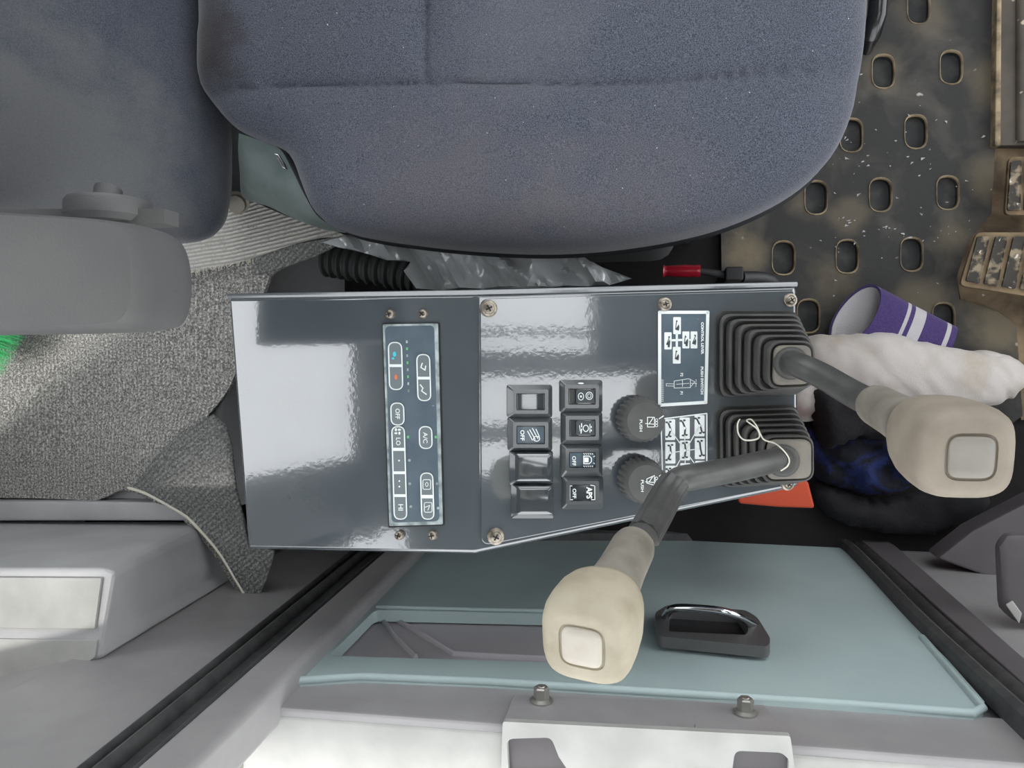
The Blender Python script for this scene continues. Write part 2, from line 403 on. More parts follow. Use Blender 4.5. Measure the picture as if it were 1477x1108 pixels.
# rear wall
wr = struct(box('wall_rear', -1.0,-.45,-.08,-.95,.90,.80,'panel_interior'))
box('window_header', -1.0,-.45,1.57,-.95,.90,1.62,'panel_interior', wr)
box('pillar', -1.0,-.45,.80,-.95,-.40,1.50,'panel_interior', wr)
box('pillar', -1.0,.84,.80,-.95,.90,1.50,'panel_interior', wr)
box('pillar', -1.0,-.43,.80,-.95,-.245,1.57,'panel_interior', wr)
# front wall
wf = struct(box('wall_front', 1.21,-.36,-.08,1.25,.90,.25,'panel_interior'))
box('window_header', 1.21,-.36,1.50,1.25,.90,1.62,'panel_interior', wf)
for y in (-.36,.85): box('pillar', 1.21,y,.25,1.25,y+.05,1.50,'panel_interior', wf)
# ceiling with roof window (two glazing bars)
ce = struct(box('ceiling', -1.0,-.37,1.60,.20,.94,1.65,'panel_interior'))
box('roof_panel', .70,-.37,1.60,1.25,.94,1.65,'panel_interior', ce)
box('roof_panel', .20,.80,1.60,.70,.94,1.65,'panel_interior', ce)
box('roof_panel', .20,-.37,1.60,.70,-.27,1.65,'panel_interior', ce)
box('roof_panel', .51,-.02,1.60,.70,.80,1.65,'panel_interior', ce)
box('roof_bar', .20,.050,1.60,.51,.064,1.64,'panel_interior', ce)
box('roof_bar', .20,-.042,1.60,.70,.012,1.64,'panel_interior', ce)
box('roof_bar', .20,-.19,1.60,.70,-.155,1.64,'panel_interior', ce)

# right wall of the cab: vertical plane with the door
W = Plane((0,YW,0),(0,1,0),(1,0,0))
door_x0, door_x1 = -.325,.262
wri = struct(mesh('wall_right', *join([
    solid([V((-.50,0,-.08)),V((-.318,0,-.08)),V((-.318,0,.14)),V((-.29,0,.70)),V((-.50,0,.70))], V((0,1,0)), YW-.03, YW),
    solid([V((.262,0,-.08)),V((1.21,0,-.08)),V((1.21,0,.56)),V((.262,0,.56))], V((0,1,0)), YW-.03, YW),
    solid([V((-.318,0,-.08)),V((.262,0,-.08)),V((.262,0,-.02)),V((-.318,0,-.02))], V((0,1,0)), YW-.03, YW)]), 'paint_grey', bev=.002))
# rear slanting side wall behind the jamb
a, b = V((-.495,YW,0)), V((-.98,-.40,0)); nn = V((b-a).cross(V((0,0,1)))).normalized(); nn = nn if nn.y > 0 else -nn
mesh('side_panel', *solid([a,b,b+V((0,0,.70)),a+V((0,0,.70))], nn, -.03, 0), 'paint_grey', wri, bev=.002)
# roof side rail over the window
mesh('window_header', *solid([V((-1,0,1.50)),V((1.25,0,1.50)),V((1.25,0,1.62)),V((-1,0,1.62))], V((0,1,0)), -.40,-.36), 'panel_interior', wri)
box('sun_blocker', -.80,-.53,1.50,1.25,-.40,1.54,'panel_interior', wri)  # unseen slab added so sun stops at the sill but reaches the rear cover
box('window_post', .70,-.36,.56,.78,-.32,1.50,'panel_interior', wri)

# door
dr = empty('door_1', (-.03,YW-.02,-.02), kind='structure')
# sheet behind everything
mesh('back_sheet', *solid([V((-.33,0,-.02)),V((.275,0,-.02)),V((.275,0,.53)),V((-.33,0,.53))], V((0,1,0)), YW-.04, YW-.014), 'recess_sheet', dr)
# crease ridges pressed in the sheet inside the cut-out
WB = Plane((0,YW-.014,0),(0,1,0),(1,0,0))
for cr in ([(556,888),(600,912),(655,946),(700,949),(840,956)], [(548,892),(575,925),(600,950)]):
    tube('crease', [WB.P(x,y,0) for x,y in cr], .0045, 'recess_sheet', dr, seg=8, flat=.5)
# padded blue panel with a cut-out
slop = Plane((0,YW-.008,0),(0,1,0),(1,0,0))
outer = [(592,786),(640,779),(900,777),(1180,779),(1218,788),(1240,806),(1420,1012),(1418,1024),(1405,1031),(960,1001),(700,985),(520,978),(425,984)]
hole = rnd([(541,880),(900,888),(900,959),(640,951),(474,946)], [8,6,6,0,6], 3)
hole = [hole[i] for i in range(len(hole))]
bp_ = plate('blue_panel', slop, outer, [hole], .008, 'blue_panel', dr, h0=-.004, label='pale blue door panel with a cut-out', bev=0)
# rolled rims of the panel
def pth(pl, pts, h=0, n=6, close=False): return catm([pl.P(x,y,h) for x,y in pts], n, close)
def wpoly(pts, n=5): return [p for p in catm([V(q+(0,)) for q in pts], n)]
tube('panel_rim', [slop.P(x,y,.008) for x,y in [(428,982),(520,976),(700,983),(960,999),(1200,1014),(1404,1029),(1417,1022),(1330,920)]], .0035, 'blue_panel', dr, seg=10)
tube('panel_rim', [slop.P(x,y,.008) for x,y in [(543,876),(700,880),(900,884)]], .0025, 'blue_panel', dr, seg=10)
# top rail of the door: vertical face, then sunlit sill
ZS = .560
mesh('top_rail', *solid([V((-.31,0,.512)),V((-.1,0,.497)),V((.11,0,.492)),V((.285,0,.478)),V((.285,0,.545)),V((.11,0,.552)),V((-.31,0,.572))], V((0,1,0)), YW-.03, YW-.004), 'paint_grey', dr, bev=.003)
sl = [V((-.31,YW-.010,.573)),V((-.1,YW-.010,.563)),V((.29,YW-.010,.545)),V((.29,YW-.12,.552)),V((-.31,YW-.12,.580))]
v = sl + [p-V((0,0,.02)) for p in sl]
mesh('window_sill', v, [(0,1,2,3,4),(9,8,7,6,5)]+[(i,(i+1)%5,5+(i+1)%5,5+i) for i in range(5)], 'paint_light', dr, bev=.003)
# reinforcing bracket with two hand-shaped cut-outs, bent over rail and sill
RB = Plane((0,YW-.004,0),(0,1,0),(1,0,0))
slab('bracket_plate', RB, [(741,1000),(1103,1016),(1140,1062),(725,1041)], .004, 'paint_grey', dr, h0=0, bev=.0015)
SL = Plane((0,YW-.01,.565),(-.0,.0,1),(1,0,0))
def sp(x,y): return SL.P(x,y,.006)
so = rnd([(725,1041),(1140,1062),(1150,1135),(722,1135)], [4,4,0,0])
plate('bracket_top', SL, so, [rnd([(731,1066),(795,1064),(806,1092),(826,1122),(734,1122)],[10,9,0,0,0],4), rnd([(1060,1083),(1128,1086),(1138,1096),(1136,1128),(1054,1128)],[10,8,4,0,0],4)], .006, 'paint_light', dr, h0=.001)
for q in ([(728,1060),(830,1060),(834,1130),(730,1130)], [(1054,1078),(1142,1078),(1142,1132),(1050,1132)]):
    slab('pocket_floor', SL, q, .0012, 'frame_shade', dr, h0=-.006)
for x,y in ((781,1008),(1075,1025)):
    o = RB.P(x,y+4,.004); v,f = join([lathe(o, (0,1,0), [(.0085,-.0005),(.009,.0015),(.0065,.003)], 24), lathe(o, (0,1,0), [(.006,.003),(.006,.0105),(.005,.0115)], 6), lathe(o,(0,1,0),[(.003,.0112),(.0025,.0122)],12)])
    mesh('bolt', v, f, 'bolt_steel', dr, ang=25)
mesh('embossed_mark', *polys(RB, [rect(968,1042,977,1050),rect(985,1043,993,1051),rect(1003,1044,1011,1052)], .0042, .0006), 'paint_grey', dr, smooth=False)
# pull handle
h = [(944,884),(962,873),(1075,880),(1092,890),(1112,922),(1108,933),(950,918)]
PH = Plane((0,YW+.004,0),(0,1,0),(1,0,0))
hb = plate('handle_bezel', PH, rnd(h,6), [rnd([(966,880),(1064,886),(1080,908),(1076,916),(964,911)],4)], .010, 'handle_grey', dr, h0=0, label='dark grey plastic recess of the pull handle')
slab('cup', PH, rnd([(958,878),(1075,884),(1088,916),(958,913)],2), .0015, 'black_plastic', hb)
tube('chrome_bar', catm([PH.P(956,898,.004),PH.P(962,885,.016),PH.P(976,877,.026),PH.P(1030,880,.030),PH.P(1060,887,.026),PH.P(1080,898,.014),PH.P(1096,906,.004)],6), .0036, 'chrome', hb, seg=12, label='chrome grab bar')
# seal
sealp = [(560,806),(600,784),(700,777),(900,776),(1100,777),(1190,779),(1228,790),(1262,820),(1340,900),(1420,975),(1500,1048),(1620,1158)]
sp_ = wpoly(sealp, 6)
SP = Plane((0,YW,0),(0,1,0),(1,0,0))
def prof_strip(pts, offs, m, name, parent, **k):
    rings = []
    P3 = [SP.P(p.x,p.y,0) for p in pts]
    for i,p in enumerate(P3):
        t = (P3[min(i+1,len(P3)-1)]-P3[max(i-1,0)]).normalized(); s = t.cross(V((0,1,0))).normalized()
        rings.append([p + s*a + V((0,1,0))*b for a,b in offs])
    v,f = loft(rings); return mesh(name, v, f, m, parent, **k)
sg = 1
prof_strip(sp_, [(-.016,-.004),(-.016,.006),(-.010,.011),(-.004,.009),(-.001,.004),(.002,.004),(.004,.010),(.009,.013),(.015,.010),(.017,-.004)], 'seal_rubber', 'door_seal', dr, ang=50, label='black rubber door seal')
# jamb: light bar and dark seal channel
bar = [V((-.347,0,.12)),V((-.306,0,.12)),V((-.272,0,.72)),V((-.306,0,.72))]
mesh('door_jamb', *solid(bar, V((0,1,0)), YW-.02, YW+.016), 'paint_grey', dr, bev=.006, bseg=4)
ch = [V((-.405,0,.12)),V((-.349,0,.12)),V((-.308,0,.72)),V((-.352,0,.72))]
cha = mesh('jamb_channel', *solid(ch, V((0,1,0)), YW-.001, YW+.002), 'seal_rubber', dr, bev=.001)
tube('channel_seal', [V((-.382,YW+.003,.12)),V((-.335,YW+.003,.72))], .008, 'seal_rubber', dr, seg=12, flat=.7)
tube('channel_seal', [V((-.400,YW+.002,.12)),V((-.350,YW+.002,.72))], .005, 'seal_rubber', dr, seg=12, flat=.7)
tube('channel_seal', [V((-.356,YW+.003,.12)),V((-.313,YW+.003,.72))], .006, 'seal_rubber', dr, seg=12, flat=.7)

# outer door frame and front lower corner
FR = Plane((0,YW,0),(0,1,0),(1,0,0))
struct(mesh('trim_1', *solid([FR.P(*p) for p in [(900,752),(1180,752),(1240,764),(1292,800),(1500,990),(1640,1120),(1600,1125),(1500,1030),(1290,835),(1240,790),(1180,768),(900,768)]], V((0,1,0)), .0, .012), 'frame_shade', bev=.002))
fc = empty('front_corner_cover', (.5,-.2,0), kind='structure')
fc.name = 'trim_2'
# low casing beyond the frame
def hull(pts, m, name, parent=None, bev=.004, **k):
    bm = bmesh.new(); [bm.verts.new(p) for p in pts]; r = bmesh.ops.convex_hull(bm, input=bm.verts)
    bmesh.ops.delete(bm, geom=[e for e in r['geom_interior'] if isinstance(e,bmesh.types.BMVert)], context='VERTS')
    bmesh.ops.dissolve_limit(bm, angle_limit=.02, verts=bm.verts, edges=bm.edges)
    bm.verts.index_update(); v = [x.co.copy() for x in bm.verts]; f = [tuple(x.index for x in q.verts) for q in bm.faces]; bm.free()
    return mesh(name, v, f, m, parent, bev=bev, **k)
def down(pts, z=0): return list(pts) + [V((p.x,p.y,z)) for p in pts]
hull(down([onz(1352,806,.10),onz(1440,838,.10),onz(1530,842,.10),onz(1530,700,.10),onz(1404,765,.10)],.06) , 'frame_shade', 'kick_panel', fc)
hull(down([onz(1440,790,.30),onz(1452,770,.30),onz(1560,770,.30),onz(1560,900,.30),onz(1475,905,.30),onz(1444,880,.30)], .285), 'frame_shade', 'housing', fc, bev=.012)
hull([onz(1450,872,.305),onz(1460,866,.305),onz(1474,885,.305),onz(1470,900,.305),onz(1450,872,.295),onz(1460,866,.295),onz(1474,885,.295),onz(1470,900,.295)], 'paint_light', 'latch', fc, bev=.001)

# ------------------------------------------------------------------ rear deck and moulded cover
rd = struct(hull(down([V((-.95,.60,.318)),V((-.475,.60,.318)),V((-.475,.06,.318)),V((-.50,-.17,.318)),V((-.95,-.17,.318))]), 'cover_plastic', 'trim_3', bev=.006))
cov = empty('rear_cover', (-.7,-.25,.1), 'light grey moulded plastic cover box in the rear corner beside the door jamb', 'cover')
T = [onz(-260,820,.53),onz(150,820,.53),onz(166,826,.53),onz(150,915,.53),onz(146,952,.53),onz(-260,1190,.53)]
B = [onz(-260,752,.335),onz(292,752,.30),onz(306,760,.29),onz(330,815,.27),ony(345,830,-.26),V((-.93,-.385,.27))]
T = [p for p in T]; T[-1].y = max(T[-1].y, -.37)
mesh('cover_shell', T+B, [(0,1,2,3,4,5),(11,10,9,8,7,6)]+[(i,(i+1)%6,6+(i+1)%6,6+i) for i in range(6)], 'cover_plastic', cov, bev=.007, bseg=3, ang=30)
slab('top_panel', Plane((0,0,.53),(0,0,1)), [(-250,832),(146,834),(136,908),(-250,905)], .003, 'paint_light', cov, bev=.001)
slab('top_step', Plane((0,0,.53),(0,0,1)), [(-250,918),(140,924),(137,948),(100,975),(-40,1045)], .0015, 'paint_light', cov, bev=.0007)
hull(down([onz(-200,722,.34),onz(268,724,.335),onz(288,752,.33),onz(-200,752,.34)], .05), 'cover_plastic', 'side_step', cov, bev=.004)

# carpet
def fbm(x,y,s,seed=0): return noise.noise(V((x*s,y*s,seed)))
cpx = [(-180,300),(200,300),(395,372),(388,400),(362,470),(334,552),(305,600),(322,612),(336,632),(345,700),(352,786),(389,798),(380,836),(361,880),(350,866),(332,838),(312,805),(290,778),(255,742),(215,716),(182,706),(160,714),(135,722),(90,720),(0,718),(-180,718)]
cw = [onz(x,y,.33) for x,y in cpx]
co = [V((p.x,p.y)) for p in catm([V((p.x,p.y,0)) for p in cw], 5, True)]
def cz(x,y):
    z = .330 + .002*fbm(x,y,9)
    d = max(0,(x+.50))*.9 + max(0,(-y-.17))*.6      # loose corner rises and sags
    if y < -.05: z += .020*math.sin(min(1,max(0,(-y-.05)/.13))*math.pi)*min(1,max(0,(x+.66)/.12))
    return z
cp = sheet('carpet_mat', co, cz, .006, 'carpet', step=.012, ang=80)
tag(cp, 'grey ribbed carpet covering the rear deck, its loose corner curling beside the console', 'carpet')
cf = [(305,598),(326,612),(340,640),(345,700),(353,788),(390,798),(380,836),(361,881),(332,836),(300,786),(262,744),(222,716),(196,700),(235,655),(270,620)]
fo = [onz(x,y,.343) for x,y in cf]
cfl = sheet('folded_corner', [V((p.x,p.y)) for p in fo], lambda x,y: cz(x,y)+.006+.004*fbm(x,y,14,3), .003, 'carpet_flap', cp, step=.012, ang=80, label='darker corner of the carpet curling upwards')
eg = [onz(x,y,.346) for x,y in [(184,704),(215,714),(255,741),(290,777),(312,804),(332,837),(350,867),(360,880)]]
ep = catm(eg,5)
tube('cut_edge', [V((p.x,p.y,cz(p.x,p.y)+.007)) for p in ep], .0018, 'string_white', cp, seg=6)
lm = [onz(x,y,.342) for x,y in [(60,318),(120,296),(260,300),(340,285),(430,318),(520,348),(480,349),(430,358),(375,372),(300,388),(255,396),(150,402),(50,404)]]
lmo = sheet('ribbed_mat', [V((p.x,p.y)) for p in catm([V((p.x,p.y,0)) for p in lm],4,True)], lambda x,y: .342+.002*fbm(x,y,8,5)+max(0,x+.46)*.25, .003, 'light_mat', step=.012, ang=80)
tag(lmo, 'pale finely ribbed mat lying over the carpet between the seat and the armrest', 'mat')
ls = [onz(x,y,.335) for x,y in [(366,374),(430,358),(520,346),(522,352),(470,374),(420,388),(372,398)]]
lso = sheet('mat_underlay', [V((p.x,p.y)) for p in ls], lambda x,y: .337+max(0,x+.46)*.22, .004, 'carpet_flap', lmo, step=.012, ang=80, label='darker frayed edge strip')
# frayed threads
th = []
for i in range(26):
    t = i/25; x = 255+(375-255)*t; y = 396+(371-396)*t; p = onz(x,y,.344); q = onz(x+random.uniform(-5,5), y+random.uniform(3,9), .343)
    th.append(tubev([p,(p+q)/2+V((0,0,.001)),q], .0007, 4))
fr = mesh('frayed_threads', *join(th), 'string_white', lmo, kind='stuff')

# green broom
br = empty('broom', onz(-110,420,.36), 'bright green bristled broom poking out from under the grey armrest', 'broom')
bl = []
for i in range(1500):
    t = random.random(); tgt_y = 305+240*t
    ex = (64 - 40*abs(t-.0)**1.2 + random.uniform(-10,4)); ex = {True:ex, False:ex}[True]
    if t > .7: ex = 44 - (t-.7)/.3*44*random.uniform(.8,1) + random.uniform(-4,3)
    s = onz(-105+random.uniform(-6,6), 360+110*t+random.uniform(-5,5), .362+random.uniform(0,.03))
    e = onz(ex, tgt_y, .345+random.uniform(0,.05)); r = .00045
    d = (e-s).normalized(); u = d.cross(V((0,0,1))).normalized()*r; k = d.cross(u).normalized()*r
    mid = (s+e)/2 + V((0,0,.008))
    bl.append(([s+u,s-u,s+k, mid+u,mid-u,mid+k, e], [(0,1,4,3),(1,2,5,4),(2,0,3,5),(3,4,6),(4,5,6),(5,3,6)]))
mesh('bristles', *join(bl), 'bristle_green', br, kind='stuff', smooth=False, recalc=False)
mesh('head', *solid([onz(-135,345,.36),onz(-100,350,.36),onz(-100,480,.36),onz(-135,488,.36)], V((0,0,1)), 0, .04), 'broom_head', br, bev=.006)

# ------------------------------------------------------------------ floor mat with oval recesses
fl = empty('floor_mat', (.3,.1,0), 'dusty black rubber floor mat with oval recesses in front of the seat', 'mat')
FM = Plane((0,0,.012),(0,0,1))
ovs = [(1325,10),(1274,103),(1372,97),(1228,195),(1321,190),(1177,285),(1270,281),(1367,278),(1130,372),(1222,370),(1315,367),(1166,456),(1361,461),(1409,368)][:13]
def oval(cx,cy,s=0): return rnd(rect(cx-16-s,cy-24-s,cx+16+s,cy+24+s), 16+s, 5)
mo = [(1040,330),(1046,300),(1046,-60),(1436,-60),(1436,205),(1430,308),(1395,350),(1380,400),(1384,432),(1440,450),(1466,470),(1475,600),(1420,640),(1150,640),(1044,640)]
mo = [(1040,330)] + mo[1:]
plate('mat_sheet', FM, mo, [oval(*o) for o in ovs], 0.0, 'floor_mat', fl, h0=-.010, step=.03, smooth=False)
for (x,y) in ovs:
    c = FM.P(x,y,0)
    o2 = [FM.P(*p) for p in oval(x,y)]
    def sc(k, dz): return [c+(p-c)*k+V((0,0,dz)) for p in o2]
    rings = [sc(1.08,-.001), sc(1.04,.0016), sc(.99,.0012), sc(.95,-.003), sc(.90,-.0085), sc(.4,-.0088)]
    v,f = loft(rings, cap=False); n = len(o2); f.append(tuple(5*n+q for q in range(n)))
    fmi = [0]*(n*3)+[1]*(n*2)+[1]
    mesh('oval_recess', v, f, None, fl, mats=['dust_tan','oval_dark'], fm=fmi, ang=60, recalc=True)
# grit crumbs
gr = []
for i in range(90):
    x = random.choice([random.gauss(1225,22), random.uniform(1180,1430), random.gauss(1350,40)]); y = random.choice([random.gauss(330,14), random.uniform(40,480), random.gauss(215,40)])
    if x < 1190 and y < 300: continue
    p = FM.P(x,y,.0005); s = random.uniform(.0008,.0026)
    pts = [p+V((random.uniform(-s,s)*1.4,random.uniform(-s,s),random.uniform(0,s))) for _ in range(5)]
    gr.append((pts, [(0,1,2),(0,2,3),(0,3,4),(0,1,4),(1,2,4),(2,3,4)]))
cr = mesh('crumbs', *join(gr), 'white_knit', None, smooth=False, kind='stuff'); tag(cr, 'pale crumbs of dirt scattered over the black floor mat', 'dirt')
# side strip, kick plate, dusty pedal well
ks = struct(mesh('trim_4', *solid([onz(x,y,.02) for x,y in [(1436,-80),(1443,-80),(1441,212),(1432,212)]], V((0,0,1)), -.02, .006), 'dust_tan', bev=.002))
kp = struct(mesh('trim_5', *solid([onz(x,y,.02) for x,y in [(1443,-80),(1560,-80),(1560,210),(1441,210)]], V((0,0,1)), -.018, .0), 'kick_plate', bev=.002))
tube('ridge', [onz(1472,-40,.02),onz(1472,205,.02)], .006, 'kick_plate', kp, seg=10)
struct(mesh('trim_6', *solid([onz(x,y,.006) for x,y in [(1430,214),(1640,214),(1640,600),(1473,606),(1466,470),(1440,452),(1386,434),(1380,400),(1392,350),(1428,308)]], V((0,0,1)), -.005, .0), 'dust_plate'))
def pedal(label, z, pts, slots, tilt, step):
    P0 = Plane(onz(pts[0][0],pts[0][1],z), tilt)
    e = empty('foot_pedal', P0.P(*pts[0])-V((0,0,z*.9)), label, 'pedal', 'foot pedals at the front of the cab floor')
    slab('pedal_plate', P0, rnd(pts,9), .0, 'dust_plate', e, h0=-.008, bev=.001, label='dusty tan steel plate')
    for s in slots:
        P = [P0.P(p[0],p[1],.003) for p in rnd(s,2.5)]
        c = sum(P, V((0,0,0)))/len(P)
        inn = [c+(p-c)*.80 for p in P]
        v,f = loft([[p-P0.n*.0031 for p in P],[p+P0.n*.0 for p in P],[c+(p-c)*.93+P0.n*.0006 for p in P],[p-P0.n*.0002 for p in inn]])
        mesh('tread_pad', v, f, 'pedal_rubber', e)
    st = P0.P(*pts[2]) ; 
    tube('pedal_arm', [P0.P((pts[0][0]+pts[2][0])/2,(pts[0][1]+pts[2][1])/2,-.006), V((P0.P(*pts[2]).x+.02, P0.P(*pts[2]).y, .004))], .008, 'black_plastic', e, seg=10)
    return e
pedal('small dust-caked foot pedal farther from the console, at the edge of the photo', .05, [(1455,226),(1580,226),(1580,312),(1449,310)], [[(1458,233),(1474,231),(1472,303),(1453,303)],[(1480,231),(1497,231),(1497,303),(1477,303)],[(1503,231),(1520,231),(1520,303),(1501,303)]], (-.12,0,1), 0)
sl4 = []
for i in range(6):
    x = 1410+i*26; sl4.append([(x,341),(x+18,341),(x+3,409+i*4),(x-17,405+i*4)])
pedal('wide dust-caked foot pedal with slanted rubber treads, nearest the white glove', .06, [(1408,335),(1590,335),(1590,445),(1384,412)], sl4, (-.10,0,1), 0)

# ------------------------------------------------------------------ seat
SC = .312
seat = empty('operator_seat', (-.12,SC,0), 'dark blue-grey cloth operator seat with reclined backrest and grey side armrest', 'seat')
half = [(283,-6),(282,60),(284,110),(297,140),(330,178),(362,196),(404,213),(424,235),(440,275),(460,312),(500,334),(600,350),(700,359),(800,361),(900,353),(1000,335),(1080,309),(1150,272),(1200,225),(1230,165),(1245,100),(1253,20),(1254,-6)]
hw = [onz(x,y,.470) for x,y in half]
hw = [V((p.x,p.y,0)) for p in hw]
full = hw + [V((p.x, 2*SC-p.y, 0)) for p in hw[::-1]]
ol = catm(full, 6, True)
# resample
def resample(P, n):
    L=[0]
    for i in range(len(P)): L.append(L[-1]+(P[(i+1)%len(P)]-P[i]).length)
    out=[]; j=0
    for k in range(n):
        s=L[-1]*k/n
        while L[j+1] < s: j+=1
        t=(s-L[j])/max(1e-9,(L[j+1]-L[j])); out.append(P[j]*(1-t)+P[(j+1)%len(P)]*t)
    return out
ol = resample(ol, 200)
seam = [onz(x,y,.50) for x,y in [(290,121),(400,119),(613,117),(760,118),(860,118),(960,113),(1060,103),(1150,95),(1256,94)]]
seam = catm([V((p.x,p.y,0)) for p in seam], 6)
seam2 = [V((onz(613,118,.5).x, y, 0)) for y in [.222+.0085*i for i in range(22)]]
seams = seam + [V((p.x,2*SC-p.y,0)) for p in seam] + seam2
lines = [seam, [V((p.x,2*SC-p.y,0)) for p in seam], seam2]
def segd(p, L):
    best = 9
    for a,b in zip(L,L[1:]):
        ab = b-a; t = max(0,min(1,(p-a).dot(ab)/ab.length_squared)); d = (p-(a+ab*t)).length
        if d < best: best = d
    return best
cc = V((-.12,SC,0))
def edge_d(p): return min((p-q).length for q in ol)
def cush_z(p, d):
    e = .045; t = min(1,d/e); z = .466 + .036*math.sqrt(max(0,1-(1-t)**2))
    z += .006*max(0,1-abs(p.y-SC)/.2)*-1 + .004*math.cos((p.x+.1)*7)
    m = min(segd(p,L) for L in lines)
    z -= .0035*math.exp(-(m/.0022)**2) + .004*math.exp(-(m/.016)**2)
    return z + .0012*fbm(p.x,p.y,14,2)
rings = []
prof = [(1.0,.43),( .0,0)]
for zz, o in ((.405,-.010),(.42,-.003),(.445,0)):
    rings.append([V((q.x,q.y,zz)) + (cc-q).normalized()*(-o) for q in ol])
ks_ = [1,.992,.982,.97,.955,.935,.91,.88,.85,.82,.79] + [.79-.79*i/52 for i in range(1,52)]
for s in ks_:
    r = []
    for q in ol:
        p = cc+(q-cc)*s; r.append(V((p.x,p.y,cush_z(p, edge_d(p) if s < 1 else 0))))
    rings.append(r)
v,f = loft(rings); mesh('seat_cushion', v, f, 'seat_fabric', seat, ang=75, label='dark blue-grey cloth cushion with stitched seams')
tube('cushion_piping', [q+V((0,0,.430))+(q-cc).normalized()*-.002 for q in ol[18:86]], .0035, 'piping', seat, seg=8)
# backrest : rounded pillow leaning back
bt = math.radians(17)
bu = V((-math.sin(bt),0,math.cos(bt))); bn = V((math.cos(bt),0,math.sin(bt)))
bo = V((-.440,SC,.470))+bu*-.085
def back_pt(a, t, dep):   # a across -1..1, t along height 0..1
    hgt = .70; wd = .205 - .05*max(0,(t-.75)/.25)**2
    hl = t*hgt
    return bo + bu*hl + V((0,1,0))*a*wd + bn*dep
rings = []
NT = 46
for i in range(NT+1):
    t = i/NT; ring = []
    e = min(t,1-t)*.57; rr = .055; q = 1 if e > rr else math.sqrt(max(0,1-(1-e/rr)**2)); q = max(q,.02)
    wb = .205 - .045*max(0,(t-.7)/.3)**2 - .015*max(0,(.18-t)/.18)**2
    th_ = .052
    lumb = .014*math.exp(-((t-.25)/.18)**2)
    for k in range(56):
        a = 2*math.pi*k/56; ca, sa = math.cos(a), math.sin(a)
        ex = .42
        x = math.copysign(abs(ca)**ex, ca)*(wb-.055*(1-q)); y = math.copysign(abs(sa)**.62, sa)*th_*q
        y2 = y + (lumb + .012*(abs(x)/wb)**3 if sa > 0 else 0)*q
        ring.append(bo + bu*(t*.57) + V((0,1,0))*x + bn*(y2-.035))
    rings.append(ring)
v,f = loft(rings); mesh('backrest', v, f, 'seat_back_fabric', seat, ang=75, label='blue-grey cloth backrest')
# vinyl side skirt between cushion and backrest
top_ = [(345,188,.455),(385,202,.458),(410,214,.458),(428,245,.458),(444,278,.455),(462,308,.452),(485,324,.448),(505,333,.440)]
mid_ = [(348,215,.44),(366,240,.445),(390,255,.45),(405,272,.45),(420,290,.445),(440,306,.44),(470,322,.435),(503,335,.436)]
bot_ = [(346,250,.40),(348,280,.40),(362,290,.40),(385,297,.40),(408,308,.40),(435,320,.405),(468,331,.41),(502,336,.43)]
A,Bm,Cc = [catm([onz(*p) for p in L],5) for L in (top_,mid_,bot_)]
rg = []
for p,q,r in zip(A,Bm,Cc): rg.append([p*(1-t)**2+q*2*t*(1-t)+r*t*t+V((0,0,.004*math.sin(t*math.pi))) for t in [i/10 for i in range(11)]])
nv = len(rg[0]); vv = [p for r in rg for p in r]; ff = [(i*nv+j,i*nv+j+1,(i+1)*nv+j+1,(i+1)*nv+j) for i in range(len(rg)-1) for j in range(nv-1)]
n0 = len(vv); vv2 = vv+[p-V((0,0,.003)) for p in vv]; ff2 = ff+[tuple(i+n0 for i in q[::-1]) for q in ff]
for i in range(len(rg)-1): ff2 += [(i*nv,(i+1)*nv,(i+1)*nv+n0,i*nv+n0),(i*nv+nv-1,i*nv+nv-1+n0,(i+1)*nv+nv-1+n0,(i+1)*nv+nv-1)]
mesh('side_skirt', vv2, ff2, 'skirt_vinyl', seat, ang=60, label='grey-green vinyl skirt at the rear corner of the cushion')
tube('skirt_piping', [p+V((0,0,.003)) for p in A], .0028, 'piping', seat, seg=8)
mesh('buckle', *solid([onz(x,y,.470) for x,y in [(396,222),(404,224),(413,238),(416,246),(408,242)]], V((0,0,1)), 0,.004), 'chrome', seat, bev=.001, label='small metal buckle')
# recliner disc under the backrest
o = onz(344,292,.35); mesh('recliner_disc', *lathe(o, (.1,-.5,.86), [(.012,0),(.013,.002),(.010,.003),(.009,.006),(.003,.007)], 24), 'hinge_metal', seat)
# base, suspension bellows, slide bar
mesh('seat_base', *solid([V((-.33,.16,0)),V((.05,.16,0)),V((.05,.46,0)),V((-.33,.46,0))], V((0,0,1)), 0,.10), 'black_plastic', seat, bev=.01)
mesh('seat_pan', *solid([V((-.34,.14,0)),V((.03,.14,0)),V((.03,.49,0)),V((-.34,.49,0))], V((0,0,1)), .375,.41), 'black_plastic', seat, bev=.01)
bell = []
for i in range(27):
    z = .10+.275*i/26; k = .012 if i%2 else 0
    bell.append([V((x,y,z)) for x,y in rnd([(-.34+k,.125+k),(.02-k,.125+k),(.02-k,.49-k),(-.34+k,.49-k)], .03, 4)])
mesh('suspension_bellows', *loft(bell), 'bellows_rubber', seat, ang=20)
tube('slide_bar', [onz(1250,74,.40),onz(1256,50,.42),onz(1265,22,.43),onz(1269,-30,.43),onz(1269,-90,.43)], [.004,.008,.0075,.0075,.0075], 'black_gloss', seat, seg=12, label='black slide bar at the front of the cushion')
